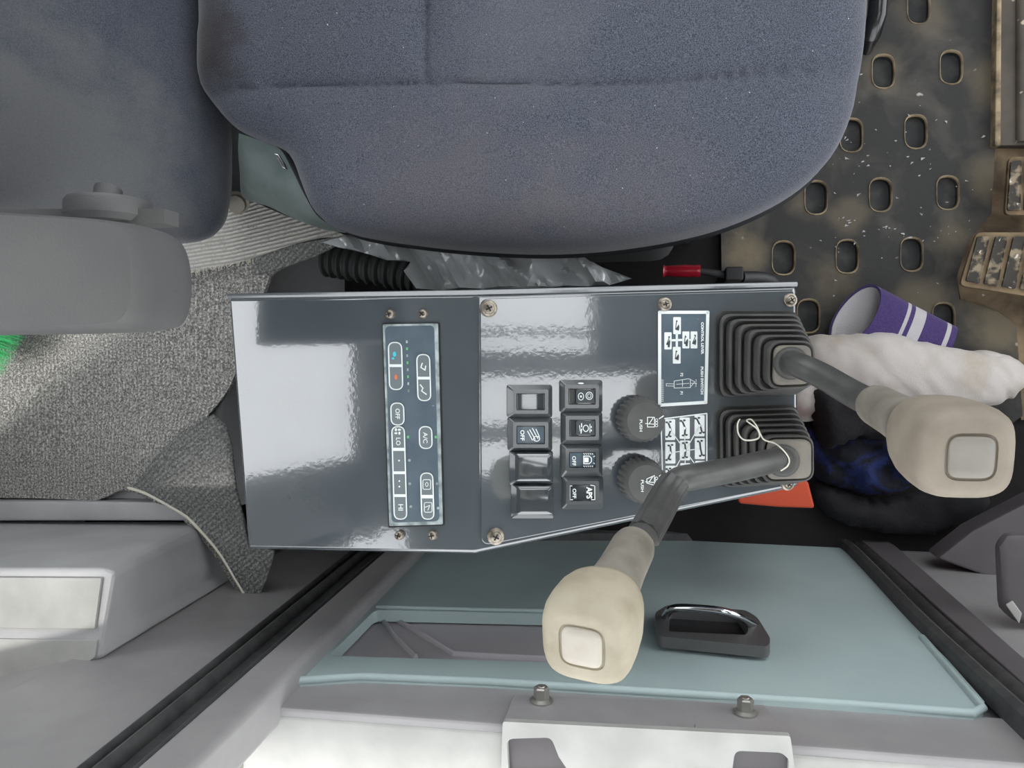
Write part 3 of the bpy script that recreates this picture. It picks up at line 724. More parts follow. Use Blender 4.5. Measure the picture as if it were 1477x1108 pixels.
# armrest
ar = [onz(x,y,.698) for x,y in [(-150,306),(60,316),(150,322),(205,327),(232,335),(246,356),(253,400),(251,440),(243,466),(222,477),(150,481),(60,483),(-150,486)]]
ar = [V((p.x,p.y,0)) for p in ar]
ac = sum(ar,V((0,0,0)))/len(ar)
arr = ar[:1]+catm(ar[1:-1],4)+ar[-1:]
rg = []
for z,k in ((.678,.88),(.682,.95),(.690,.99),(.700,1),(.715,.985),(.726,.955),(.731,.90),(.732,.6),(.732,.2)):
    rg.append([V((ac.x+(p.x-ac.x)*(1-(1-k)*.5), ac.y+(p.y-ac.y)*k, z)) for p in arr])
amo = mesh('armrest', *loft(rg), 'armrest_vinyl', seat, ang=60, label='mid-grey padded armrest')
hp = onz(150,312,.63)
mesh('armrest_hinge', *join([lathe(V((hp.x,hp.y+.012,.625)), (0,-1,0), [(.026,0),(.028,.003),(.028,.012),(.024,.016)], 28), solid([V((hp.x-.07,0,.615)),V((hp.x+.045,0,.612)),V((hp.x+.045,0,.628)),V((hp.x-.07,0,.648))],V((0,1,0)),hp.y-.006,hp.y+.004)]), 'armrest_vinyl', amo, bev=0, label='metal hinge disc')
tube('hinge_bolt', [V((hp.x,hp.y+.02,.625)),V((hp.x,hp.y-.03,.64)),V((hp.x,hp.y-.035,.69))], .009, 'armrest_vinyl', amo, seg=14)

# clear plastic film around the base
fpx = [(470,352),(510,340),(560,345),(640,352),(760,360),(838,358),(843,372),(870,388),(912,403),(880,412),(800,416),(700,418),(640,420),(604,417),(586,392),(592,378),(560,376),(528,366),(492,358)]
fw = [onz(x,y,.41) for x,y in fpx]
def fz(x,y):
    r = 0
    xx = x + .03*noise.noise(V((x*9,y*9,4))); yy = y + .02*noise.noise(V((x*11,y*11,9)))
    for s_,a_,q_ in ((13,.012,1),(27,.009,2),(52,.004,3)):
        r += a_*(1-2.6*abs(noise.noise(V((xx*s_*1.6+yy*s_*.9+q_*7,yy*s_*.7,q_)))))
    return .405 + r
film = sheet('clear_plastic_wrap', [V((p.x,p.y)) for p in fw], fz, .0008, 'clear_film', step=.0035, ang=40)
tag(film, 'crumpled clear plastic wrapping bunched between seat cushion and console', 'plastic wrap')

hs = []
hp_ = catm([onz(x,y,.27) for x,y in [(470,372),(500,377),(540,384),(580,392),(612,400)]],12); hr = [.022 if (i//2)%2 else .0185 for i in range(len(hp_))]
ho = tube('corrugated_hose', hp_, hr, 'bellows_rubber', None, seg=20, ang=20); tag(ho, 'dark corrugated hose under the seat, left of the clear plastic wrapping', 'hose')

# ------------------------------------------------------------------ console
ZB, ZR, ZF = .550, .525, .483
bA, bB = onz(685,424,ZB), onz(685,800,ZB)
fA, fB = onz(1149,412,ZF), onz(1152,703,ZF)
rA, rB = onz(329,429,ZR), onz(357,793,ZR)
PF = Plane(bA, (fA-bA).cross(bB-bA)*-1 if (fA-bA).cross(bB-bA).z < 0 else (fA-bA).cross(bB-bA))
PR = Plane(bA, (bB-bA).cross(rA-bA)*-1 if (bB-bA).cross(rA-bA).z < 0 else (bB-bA).cross(rA-bA))
fB = PF.P(1152,703); rB = PR.P(357,793)
con = empty('control_console', (-.12,-.05,0), 'dark grey painted metal control console with switches beside the seat', 'control console')
top = [rA,bA,fA,fB,bB,rB]
bot = [V((p.x,p.y,.40)) for p in top]
mesh('housing', top+bot, [(0,1,4,5),(1,2,3,4),(6,11,10,7),(7,10,9,8),(0,6,7,1),(1,7,8,2),(2,8,9,3),(3,9,10,4),(4,10,11,5),(5,11,6,0)], 'console_paint', con, bev=.0035, bseg=3, bang=8, ang=30)
# folded edge flange
tube('edge_flange', [rA+V((0,.001,-.001)), bA+V((0,.001,-.001)), fA+V((0,.001,-.001))], .0022, 'console_satin', con, seg=8)
mesh('pedestal', *solid([V((-.30,.035,0)),V((.06,.035,0)),V((.06,-.08,0)),V((-.30,-.13,0))], V((0,0,1)), 0,.40), 'black_plastic', con, bev=.006)
# raised switch plate
plp = rnd([(692,431),(1146,419),(1148,699),(694,788)], [14,5,5,16], 5)
slab('switch_plate', PF, plp, .0022, 'console_paint', con, h0=-.001, bev=.0008, label='glossy plate carrying the switches')
PS = Plane(PF.o+PF.n*.0022, PF.n)
def screw(pl, x, y, r, washer, parent, ang=.4):
    o = pl.P(x,y,.001); k = pl.n
    prof_ = ([(r*1.5,-.001),(r*1.5,.0006),(r*1.05,.0009)] if washer else [(r*1.02,-.001)]) + [(r,.0012),(r*.92,.0024),(r*.55,.0031),(r*.1,.0033)]
    s = mesh('screw', *lathe(o,k,prof_,22), 'screw_steel', parent, ang=50)
    a = pl.x*math.cos(ang)+pl.y*math.sin(ang); b = k.cross(a)
    L = []
    for d,e in ((a,b),(b,a)):
        L.append(solid([o+d*r*.6+e*r*.13,o-d*r*.6+e*r*.13,o-d*r*.6-e*r*.13,o+d*r*.6-e*r*.13], k, .0026,.0035))
    mesh('cross_recess', *join(L), 'recess_dark', s, smooth=False)
for x,y,an in ((705,445,.5),(715,774,1.1)): screw(PS,x,y,.0042,True,con,an)
for x,y,an in ((959,439,.2),(1140,433,.6),(1136,698,.9)): screw(PS,x,y,.0034,True,con,an)
# rocker switches
def bezel(b, inn, name, label, opened=True):
    """stepped bezel with bevelled flanks"""
    n = PS.n; base = rnd(rect(*b), 4, 4)
    BP = [PS.P(x,y,0) for x,y in base]; c = sum(BP,V((0,0,0)))/len(BP)
    hgt = .0065
    TP = [PS.P(x,y,hgt) for x,y in rnd(rect(inn[0]-5,inn[1]-5,inn[2]+5,inn[3]+5), 3, 4)]
    IP = [PS.P(x,y,hgt) for x,y in rnd(rect(*inn), 2, 4)]
    rg = [[p for p in BP],[p+n*.0022 for p in BP],TP,IP,[p-n*.004 for p in IP]]
    return mesh(name, *loft(rg), 'switch_plastic', con, ang=30, label=label)
SW = PS
def rocker(parent, inn, m, split=None, m2=None):
    n = PS.n; x0,y0,x1,y1 = inn; x0+=1;y0+=1;x1-=1;y1-=1; xm = (x0+x1)/2
    a = [PS.P(x0,y0,.0055),PS.P(xm,y0,.0035),PS.P(x1,y0,.0052),PS.P(x1,y1,.0052),PS.P(xm,y1,.0035),PS.P(x0,y1,.0055)]
    v = a+[p-n*.004 for p in a]
    f = [(0,1,4,5),(1,2,3,4),(11,10,7,6),(10,9,8,7)]+[(i,(i+1)%6,6+(i+1)%6,6+i) for i in range(6)]
    return mesh('rocker', v, f, m, parent, bev=.0004, bseg=2)
PK = Plane(PS.o+PS.n*.0054, PS.n)
sws = [
 ((731,555,796,602),(745,567,786,592),'unmarked rocker switch','rocker_gloss',[],[],'white_print'),
 ((732,602,796,650),(745,614,786,641),'rocker switch marked OFF with a lamp symbol','membrane',
   stroke([(764,620),(772,634)],1.1)+stroke([(768,618),(776,633)],1.1)+stroke([(761,622),(768,635)],1.1)+stroke([(773,619),(778,630)],1.1)+ringpoly(ell(774,633,4.5,3.6,12),1.1),[('OFF',753.5,628,5.8,{'bold':.015,'lpx':15})],'white_print'),
 ((807,548,868,595),(820,560,859,584),'rocker switch with two round symbols at its near end','rocker_gloss',
   ringpoly(ell(838,572,3.8,5.2),1.0)+[ell(838,572,1.3,1.8,8)]+ringpoly(ell(850,571,4.8,5.4),1.0)+ringpoly(ell(850,571,2.4,3.0),.8)+[ell(838,553,4.5,1.2,8)],[],'white_print'),
 ((809,594,868,641),(821,605,859,630),'rocker switch with a sun-like lamp symbol','rocker_gloss',
   ringpoly(ell(845,618,3.8,4.6),1.2)+stroke([(851,612),(851,624)],1)+stroke([(853,615),(853,617)],1.3)+stroke([(853,620),(853,622)],1.3)+stroke([(839,611),(839,616)],1.4)+stroke([(839,619),(838,625)],1.4)+stroke([(836,614),(837,622)],1),[],'white_print'),
 ((808,640,868,688),(821,652,859,675),'rocker switch marked OFF with a beacon symbol','membrane',
   ringpoly([(842,658),(842,669),(850,669),(853,666),(853,661),(850,658)],1.3)+[rect(843,660,849,667)]+[s for i in range(5) for s in stroke([(842+i*3,654),(843+i*3,655.5)],.9)]+[s for i in range(5) for s in stroke([(842+i*3,672),(843+i*3,673.5)],.9)]+stroke([(856,659),(858,658)],1)+stroke([(856,668),(858,669)],1),[('OFF',828,665,5.4,{'bold':.015,'lpx':14})],'white_print'),
 ((810,686,869,734),(822,699,859,723),'rocker switch marked APS and OFF','rocker_gloss',
   stroke([(825,701),(822,701),(822,721),(826,721)],1.2)+stroke([(852,700),(858,701),(858,721),(853,721)],1.2),[('APS',850,711,8.5,{'bold':.03,'lpx':17}),('OFF',828.5,712,5.2,{'bold':.015,'lpx':14})],'white_print')]
for b,inn,lab,rm,ps,tx,mm in sws:
    s = bezel(b, inn, 'rocker_switch', lab); rocker(s, inn, rm)
    if 'round' in lab or 'sun-like' in lab: decal('label_field', PK, [rnd(rect(831,inn[1]+2.5,857.5,inn[3]-2.5),1.5,2)], 'print_dark', s, .0002)
    if ps or tx: decal('marking', PK, ps, mm, s, .0004, tx)
for b,lab in (((735,650,797,699),'blank switch cover above the lowest one'),((737,697,798,747),'lowest blank switch cover')):
    n = PS.n; BP = [PS.P(x,y,0) for x,y in rnd(rect(*b),3,3)]; TP = [PS.P(x,y,.0075) for x,y in rnd(rect(b[0]+8,b[1]+5,b[2]-2,b[3]-5),3,3)]
    c = sum(TP,V((0,0,0)))/len(TP)
    mesh('blank_cover', *loft([BP,[p+n*.002 for p in BP],TP,[c+(p-c)*.8+n*.0004 for p in TP]]), 'rocker_gloss', con, ang=30, label=lab)
# wiper knobs
mat('knob_plastic', (70,71,70), .5, c2=(78,78,76), nscale=60)
def knob(base, face, lab, icon, lst):
    n = PS.n; c0 = PS.P(base[0],base[1],0); hgt = .026
    R = .0166; rings = []
    a = PS.x; b = PS.y
    for r,h_,fl_ in ((.0125,0,0),(.0125,.004,0),(R,.005,1),(R*.965,.018,1),(R*.93,.020,0),(R*.86,.0245,0),(R*.80,.0262,0),(R*.77,.0262,0),(R*.2,.0264,0)):
        rings.append([c0+n*h_+(a*math.cos(t)+b*math.sin(t))*(r*(1+.035*fl_*(1 if (k//2)%2 else -1))) for k,t in [(k,2*math.pi*k/96) for k in range(96)]])
    ob = mesh('wiper_knob', *loft(rings), 'knob_plastic', con, ang=35, label=lab)
    K = Plane(c0+n*.0266, n); decal('marking', K, icon, 'white_print', ob, 0, lst)
    return ob
def wiper_icon(cx, cy, tilt):
    P = [(-5,-8),(5,-8),(5,6),(-5,6)] if not tilt else [(-6,-3),(5,-8),(5,6),(-6,3)]
    L = ringpoly([(cx+a,cy+b) for a,b in P],1.0)+stroke([(cx-8,cy+1),(cx+4,cy+2)],1)+stroke([(cx-3,cy+2),(cx+3,cy-7)],1)
    for i in range(3): L += ringpoly(ell(cx+8,cy-4+i*4,1.9,1.9,8),.7)
    return L
knob((918,603),(937,607),'upper wiper knob marked PUSH with a square window symbol', wiper_icon(939,610,False)+stroke([(951,604),(957,600)],1.4), [('PUSH',924.5,614,4.2,{'lpx':17,'bold':.015})])
knob((920,689),(938,690),'lower wiper knob marked PUSH with a slanted window symbol', wiper_icon(939,694,True)+stroke([(951,687),(958,682)],1.4), [('PUSH',926.5,701,4.2,{'lpx':17,'bold':.015})])
# lever placard (upper)
def q1(x,y): return (930+x/5.47, 420+y/5.47)
p1 = slab('lever_placard', PS, rnd([(949,448),(1023,448),(1020,583),(949,587)],4), .0008, 'membrane', con, label='CONTROL LEVER placard with pictograms')
P1 = Plane(PS.o+PS.n*.0008, PS.n)
fr_ = ringpoly([(951.5,450.5),(1021,450.5),(1018,580.5),(951.5,584.5)], 4.6)
icons = [rnd([q1(*a) for a in rect(*r)],1.3,3) for r in ((225,205,285,340),(155,325,212,460),(297,318,352,452),(362,318,415,452),(222,440,283,572))]
cross_ = stroke([q1(253,340),q1(253,440)],3.2)+stroke([q1(212,388),q1(297,385)],3.2)+stroke([q1(352,385),q1(362,385)],2.5)
lev = ringpoly([q1(232,710),q1(340,692),q1(360,695),q1(360,762),q1(340,762),q1(232,765)],.8)+stroke([q1(170,730),q1(232,733)],.7)+stroke([q1(170,748),q1(232,750)],.7)+stroke([q1(170,730),q1(170,748)],.7)+stroke([q1(250,735),q1(350,728)],.7)+stroke([q1(298,700),q1(298,752)],.7)+stroke([q1(365,700),q1(395,715),q1(365,752)],.7)+stroke([q1(365,728),q1(410,728)],.7)
for i in range(22): lev += stroke([q1(128,700+i*8.2), q1(148,700+i*8.2)],.45)
decal('marking', P1, fr_+icons+cross_+lev, 'white_print', p1, 0, [('CONTROL LEVER',*q1(455,372),4.0,{'lpx':46.5,'bold':.05}),('PUSH SWITCH',*q1(452,705),4.0,{'lpx':40,'bold':.05}),('P2',*q1(292,660),4,{'bold':.03}),('P1',*q1(290,803),4,{'bold':.03}),('PUSH',*q1(404,726),2.0,{'wscale':1.6})])
dk = []
for k,(x0,y0,x1,y1) in enumerate(((225,205,285,340),(155,325,212,460),(297,318,352,452),(362,318,415,452),(222,440,283,572))):
    cx, cy = (x0+x1)/2,(y0+y1)/2
    dk += [[q1(*a) for a in [(cx-14,cy+30),(cx+14,cy-10),(cx+18,cy+10),(cx+14,cy+40)]]]+stroke([q1(cx-12,cy+28),q1(cx+ (14 if k%2 else -4),cy-34)],1.0)+[ [q1(*a) for a in ell(cx+(8 if k%2 else -2),cy-36+(k*6)%18,7,6,8)] ]
    if k in (1,2): dk += [[q1(*a) for a in rect(cx-2,cy+36,cx+14,cy+50)]]
decal('pictogram', P1, dk, 'print_dark', p1, .0002)
# frame placard (lower)
def q2(x,y): return (930+x/5.47, 560+y/5.47)
P2o = slab('steering_placard', PS, rnd([(952,604),(1021,595),(1021,700),(955,703)],3), .0004, 'console_satin', con, label='steering pattern placard of nine pictograms')
P2 = Plane(PS.o+PS.n*.0004, PS.n)
oc = [[( 162,245,240,410),(275,232,355,400),(393,213,472,380)],[(162,425,242,595),(277,413,357,570),(395,395,474,560)],[(164,612,246,780),(280,592,360,755),(398,574,476,740)]]
fr2 = ringpoly([(953.5,604.5),(1019.5,596.5),(1019.5,698),(956,701)],1.7)
ic2 = [rnd([q2(*a) for a in rect(*r)],1.6,3) for row in oc for r in row]
C = lambda r: q2((r[0]+r[2])/2,(r[1]+r[3])/2)
ln = stroke([C(oc[1][0]),C(oc[1][2])],1.2)+stroke([C(oc[0][1]),C(oc[2][1])],1.2)+stroke([C(oc[0][0]),C(oc[2][2])],1.2)+stroke([C(oc[0][2]),C(oc[2][0])],1.2)
decal('marking', P2, fr2+ic2+ln, 'white_print', P2o, 0)
dk = []
kinds = [['v','h','d'],['f','s','e'],['d','h','v']]
for i,row in enumerate(oc):
    for j,r in enumerate(row):
        cx,cy = C(r); kd = kinds[i][j]; sx = {'v':(-2.5,0,-2.5),'h':(-3,0,0),'d':(-3.5,0,3.5),'f':(0,0,-3),'s':(0,0,0),'e':(0,0,3)}[kd]
        dk += stroke([(cx+sx[0],cy-9),(cx+sx[1]+1,cy)],2.4)+stroke([(cx+sx[1]+1,cy),(cx+sx[2],cy+9)],2.4)
        for ddy,xx in ((-10.5,sx[0]),(10.5,sx[2])):
            dk += [ell(cx+xx-2.4,cy+ddy,2.0,1.4,8), ell(cx+xx+2.6,cy+ddy-.8,2.0,1.4,8)]
decal('pictogram', P2, dk, 'print_dark', P2o, .0002)
decal('hub_dot', P2, [ell(*C(r),1.6,2.0,10) for r in (oc[0][0],oc[1][0],oc[1][1],oc[0][1],oc[0][2])], 'white_print', P2o, .0004)
# worn copper-bright patch on the edge
# ------------------------------------------------------------------ climate panel
cl = empty('climate_control_panel', PR.P(595,610), 'narrow membrane air conditioner control panel screwed on the console top', 'control panel')
slab('panel_frame', PR, rnd([(550.5,466.5),(633.5,465),(640.5,758),(560,761)],2), .0012, 'recess_dark', cl, h0=-.0005)
slab('membrane_face', PR, rnd([(552,468),(631.5,466.5),(638.5,756.5),(561.5,759)],2), .0018, 'bezel_edge', cl, h0=0, label='worn pale edge of the membrane')
slab('membrane_field', PR, rnd([(555,471),(626,469.5),(633.5,752),(565,754)],7), .0021, 'membrane', cl, h0=.001)
PC = Plane(PR.o+PR.n*.0021, PR.n)
def cpart(name, box_, divs, label, texts=(), extra=(), col='white_print'):
    x0,y0,x1,y1 = box_
    sk = 7*((y1-y0)/250)
    pts = rnd([(x0,y0),(x1,y0),(x1+sk,y1),(x0+sk,y1)], (x1-x0)*.5, 6)
    o = slab(name, PC, [(p[0],p[1]) for p in pts], .0005, 'panel_key', cl, label=label)
    L = ringpoly([(p[0],p[1]) for p in pts], 1.7)
    for a,b in divs: L.append([(x0+sk*.5,a),(x1+sk*.5,a),(x1+sk*.5,b),(x0+sk*.5,b)])
    decal('marking', PC, L+list(extra), col, o, .0006, texts)
    return o
mat('panel_key', (108,118,122), .35, coat=.5)
ck = cpart('membrane_key', (560,494,579,562), [(525.5,529.5)], 'temperature key with teal and orange arrows')
decal('teal_arrow', PC, [ell(569,511,2.6,4,8),ell(567,517,2,2,6)], 'print_teal', ck, .0007)
decal('orange_arrow', PC, [ell(571,544,2.4,4,8)], 'print_orange', ck, .0007)
cpart('membrane_key', (563.5,581.5,582,613), [], 'OFF key', [('OFF',573.5,597,6.5,{'lpx':15,'bold':.015})])
cpart('membrane_key', (565,615.5,583,749), [(646,650.5),(680,684),(713,717)], 'fan speed key strip marked LO to HI', [('LO',574.5,637,6.5,{'lpx':11,'bold':.015}),('HI',578,732,7,{'lpx':9,'bold':.015})],
      [ell(571,620,1.6,2.4,6),ell(576,620,2.4,1.6,6),ell(571,625,2.4,1.6,6),ell(576,625,1.6,2.4,6),ell(575.5,664.5,1.3,1.3,8),ell(576,694,1.3,1.3,8),ell(576,702,1.3,1.3,8)])
cpart('membrane_key', (601,511.5,619.5,578), [(543.5,547.5)], 'air direction key with airflow symbols', [], stroke([(609,524),(607,530),(613,534),(614,528)],1.6)+stroke([(606,555),(610,560),(608,564),(615,569)],1.6))
cpart('membrane_key', (604.5,615.5,622.5,647), [], 'A/C key', [('A/C',613.5,631.5,6.5,{'lpx':16,'bold':.015})])
cpart('membrane_key', (606.5,682.5,624,749), [(714,719)], 'recirculation and fresh air key', [], ringpoly(rnd(rect(610,692,621,706),2,2),1)+ringpoly(ell(615.5,699,2,3,8),.9)+ringpoly(rnd(rect(612,725,623,739),2,2),1)+stroke([(613,732),(620,729),(617,736)],1))
leds = [rect(585.5+i*.35,491+i*10.1,588+i*.35,495+i*10.1) for i in range(8)]
for i,l_ in enumerate(leds): decal('indicator_lamp', PC, [l_], 'print_green' if i in (1,3,5) else 'bezel_edge', cl, .0002, label='green indicator lamp' if i in (1,3,5) else None)
for x,y in ((588.5,630.5),(628.5,630.5)): decal('indicator_lamp', PC, [ell(x,y,1.9,2.2,8)], 'print_green', cl, .0002, label='green indicator lamp')
for x,y in ((590.5,664),(591,698),(592.5,731),(630.5,698),(632,733)): decal('indicator_lamp', PC, [ell(x,y,2.1,2.1,8)], 'bezel_edge', cl, .0002)
decal('fine_print', PC, [rect(557.5+i*.21,618+i*6,559.3+i*.21,621.5+i*6) for i in range(22)], 'bezel_edge', cl, .0002, label='tiny worn lettering along the panel edge')
for i,(x,y) in enumerate(((563,453.5),(610.5,453),(576.5,772),(624.5,772))): screw(PR,x,y,.0035,i>3,cl,.3+i*.5)

# ------------------------------------------------------------------ levers
def boot(pl, basepx, toppx, zt, e, steps=6):
    bl_ = [pl.P(x,y,0) for x,y in basepx]; tl = [onz(x,y,zt) for x,y in toppx]
    cb = sum(bl_,V((0,0,0)))/4; ct = sum(tl,V((0,0,0)))/4
    def ring(ah, asz, k=1.0, r=.008):
        c = cb*(1-ah)+ct*ah; q = [c+((bl_[i]-cb)*(1-asz)+(tl[i]-ct)*asz)*k for i in range(4)]
        out = []
        for i in range(4):
            p0,p,p1 = q[i-1],q[i],q[(i+1)%4]; s = p+(p0-p).normalized()*r; t_ = p+(p1-p).normalized()*r
            for j in range(6):
                t=j/5; out.append(s*(1-t)**2+p*2*t*(1-t)+t_*t*t)
        return out
    rings = [ring(0,0,1.05), [p+pl.n*.0018 for p in ring(0,0,1.05)]]
    for i in range(steps):
        a0 = i/steps; d = 1/steps; z0 = 1.0
        rings += [ring(a0+.02*d if i == 0 else a0-.45*d, a0, .955), ring(a0+.55*d, a0, .985), ring(a0+.80*d, a0, 1.01), ring(a0+.93*d, a0+.10*d, 1.0), ring(a0+.95*d, a0+.35*d, .995), ring(a0+.80*d, a0+.60*d, .985)]
    rings += [ring(.92, 1.0, .95), ring(.98,1.0,.9)]
    return rings, ct, tl
def lever(label, basepx, toppx, zt, shaft, sr, gA, gB, headmat, neckmat, padmat, Rg, flutes=None):
    b0 = PS.P(sum(p[0] for p in basepx)/4, sum(p[1] for p in basepx)/4)
    e = empty('control_lever', b0, label, 'lever', 'console control levers')
    rings, ct, tl = boot(PS, basepx, toppx, zt, e)
    v,f = loft(rings); bo_ = mesh('rubber_boot', v, f, 'boot_rubber', e, ang=42, label='black stepped rubber boot')
    n = (tl[1]-tl[0]).cross(tl[2]-tl[0]).normalized(); n = n if n.z>0 else -n
    px_ = rnd([(p.x,p.y) for p in tl], .006, 4)
    cap_ = [V((p[0],p[1],zt)) for p in px_]; c = sum(cap_,V((0,0,0)))/len(cap_)
    s0 = shaft[0]
    mesh('boot_cap', *loft([[p-V((0,0,.010)) for p in cap_],[p for p in cap_],[c+(p-c)*.93+V((0,0,.0018)) for p in cap_],[c+(p-c)*.80+V((0,0,.0022)) for p in cap_],[c+(p-c)*.3+V((0,0,.0022)) for p in cap_]]), 'boot_top', e, ang=40, label='worn grey square top of the boot')
    mesh('collar', *lathe(V((s0.x,s0.y,zt)), (0,0,1), [(sr*1.4,0),(sr*1.36,.003),(sr*1.2,.005),(sr*1.02,.0055)], 24), 'boot_rubber', e)
    pts = catm(shaft, 8)
    tube('shaft', pts, sr, 'shaft_rubber', e, seg=20, up=V((0,1,0)), label='grey-black lever shaft')
    if flutes: tube('ribbed_sleeve', catm(flutes,8), sr*1.12, 'shaft_rubber', e, seg=72, flute=9, fd=.07, ang=25)
    ax = (gB-gA); Lg = ax.length; ax.normalize()
    up = V((1,0,0)); u = (up-ax*up.dot(ax)).normalized(); w_ = ax.cross(u)
    # neck + head
    R = Rg
    def sq(o, r, ex, k=40, rx=1.0):
        out=[]
        for i in range(k):
            t = 2*math.pi*i/k; cth, sth = math.cos(t), math.sin(t)
            out.append(o+u*math.copysign(abs(cth)**ex,cth)*r*rx+w_*math.copysign(abs(sth)**ex,sth)*r)
        return out
    neck = [(0,.44,1),(.008,.54,1),(.05,.57,1),(.28,.58,1),(.44,.61,.95),(.53,.68,.9),(.60,.80,.85),(.63,.85,.82)]
    mesh('grip_neck', *loft([sq(gA+ax*Lg*t, R*r, ex) for t,r,ex in neck]), neckmat, e, ang=60, label='tapered neck of the grip')
    head = [(.60,.78,.82),(.605,.86,.82),(.65,.93,.76),(.72,.985,.70),(.82,1.0,.64),(.90,.985,.60),(.95,.94,.58),(.98,.86,.56),(.995,.76,.56),(1.0,.66,.55),(1.0,.50,.5),(.992,.485,.5),(.992,.1,.5)]
    hd = mesh('grip_head', *loft([sq(gA+ax*Lg*t, R*r, ex) for t,r,ex in head]), headmat, e, ang=60, label='rounded square knob')
    pad = [(.985,.44),(1.003,.44),(1.010,.41),(1.012,.25)]
    mesh('thumb_button', *loft([sq(gA+ax*Lg*t, R*r*.98, .42) for t,r in pad]), padmat, hd, ang=60)
    return e, bo_
g1A, g1B = onz(1262,583,.622), onz(1401,660,.742)
s1 = [onz(1140,524,.545), onz(1152,527,.566), onz(1185,542,.580), onz(1230,568,.602), onz(1262,584,.622), g1A+(g1B-g1A)*.12]
lever('control lever with beige grip leaning forward over the white glove', [(1034,452),(1148,452),(1150,566),(1034,570)], [(1116,498),(1170,498),(1170,554),(1114,556)], .545, s1, .0083, g1A, g1B, 'grip_beige', 'grip_grey', 'pad_grey', .0206)
g2A, g2B = onz(915,786,.665), onz(839,934,.760)
bend = onz(974,692,.615)
s2 = [onz(1128,664,.545), onz(1118,664,.556), onz(1060,677,.585), onz(1000,688,.608), onz(978,694,.614), onz(962,712,.622), onz(946,742,.640), onz(924,778,.664), g2A+(g2B-g2A)*.1]
e2, boot2 = lever('control lever with cream grip bent back over the blue door panel', [(1034,590),(1146,586),(1150,694),(1036,700)], [(1106,634),(1170,634),(1170,690),(1106,692)], .545, s2, .0083, g2A, g2B, 'grip_cream', 'grip_grey', 'pad_cream', .0214,
    flutes=[onz(972,698,.6155), onz(960,716,.624), onz(944,745,.642), onz(928,772,.660)])
# string on the lower boot: laid on boot and collar by dropping onto their surface
bpy.context.view_layer.update()
bm = bmesh.new()
for ch in [c for c in e2.children]:
    me = ch.data.copy(); me.transform(Matrix.Translation(wloc(ch))); bm.from_mesh(me); bpy.data.meshes.remove(me)
tree = BVHTree.FromBMesh(bm); bm.free()
sp2 = [V((x,y,0)) for x,y in [(1067,605),(1064,612),(1065,625),(1072,634),(1085,635),(1095,631),(1093,620),(1082,611),(1077,607),(1083,605),(1091,614),(1097,627),(1103,635),(1118,640),(1130,650),(1138,662),(1136,672),(1126,679)]]
pts = []
for p in catm(sp2, 6):
    d = ray(p.x,p.y).normalized(); hit = tree.ray_cast(CAM, d)
    z = hit[0] if hit[0] else onz(p.x,p.y,.55)
    pts.append(z)
# smooth heights
zs = [p.z for p in pts]
zs2 = [max(zs[max(0,i-4):i+5]) for i in range(len(zs))]; zs2 = [sum(zs2[max(0,i-3):i+4])/len(zs2[max(0,i-3):i+4]) for i in range(len(zs2))]
pp = [onz(catm(sp2,6)[i].x, catm(sp2,6)[i].y, zs2[i]+.0012) for i in range(len(pts))]
st = tube('string', pp, .00055, 'string_white', None, seg=6); tag(st, 'thin white string looped over the boot of the bent lever', 'string')

# ------------------------------------------------------------------ small things around the floor
# red handled release lever
rl = empty('release_lever', onz(1062,397,.30), 'lever with a red plastic handle lying beside the console edge near the floor mat', 'lever')
PZ = .33
r_ = catm([onz(955,391,PZ),onz(962,391,PZ),onz(985,391,PZ),onz(1010,391,PZ)],5)
mesh('red_handle', *tubev(r_, [.003,.0050,.0062,.0058,.0052,.005,.0052,.0056,.0058,.0060,.0062,.0062,.0060,.0060,.0062,.0058][:len(r_)], 14), 'red_plastic', rl, label='red plastic handle')
tube('rod', [onz(1008,391,PZ),onz(1052,397,PZ-.005)], .0035, 'black_plastic', rl)
box('bracket', onz(1046,390,PZ).x, onz(1046,405,PZ).y, 0, onz(1072,390,PZ).x, onz(1072,385,PZ).y, PZ+.005, 'black_plastic', rl, bev=.002)
tube('curved_tube', catm([onz(1070,400,.30),onz(1095,400,.29),onz(1112,404,.28),onz(1120,414,.27)],5), .006, 'black_plastic', rl)
# orange thing under the console nose
ob = mesh('orange_case', *solid([onz(x,y,.30) for x,y in [(1060,700),(1120,690),(1166,694),(1176,734),(1120,732),(1066,727)]], V((0,0,1)), -.30, 0), 'orange_plastic', bev=.003)
tag(ob, 'orange plastic case standing on the floor below the front of the console', 'case')
# black pouch and blue cloth
def blob(outline, z0, amp, sc_, m, name, seed, edge=.03, step=.008, parent=None, **k):
    w3 = [onz(x,y,z0) for x,y in outline]; oo = [V((p.x,p.y)) for p in catm([V((p.x,p.y,0)) for p in w3],4,True)]
    def zf(x,y):
        d = min((V((x,y))-q).length for q in oo); t = min(1,d/edge)
        return .006 + (z0-.006)*math.sqrt(max(0,1-(1-t)**2)) + amp*t*(noise.noise(V((x*sc_,y*sc_,seed)))+.5*noise.noise(V((x*sc_*2.3,y*sc_*2.3,seed+3))))
    P,Tt = cdt(oo, (), step); n=len(P); v=[V((p.x,p.y,zf(p.x,p.y))) for p in P]+[V((p.x,p.y,.003)) for p in P]
    f=[]; ed={}
    for t in Tt:
        f.append(t); f.append(tuple(i+n for i in t[::-1]))
        for a,b in ((t[0],t[1]),(t[1],t[2]),(t[2],t[0])): ed[(a,b)]=1
    for (a,b) in ed:
        if (b,a) not in ed: f.append((b,a,a+n,b+n))
    return mesh(name, v, f, m, parent, ang=70, **k)
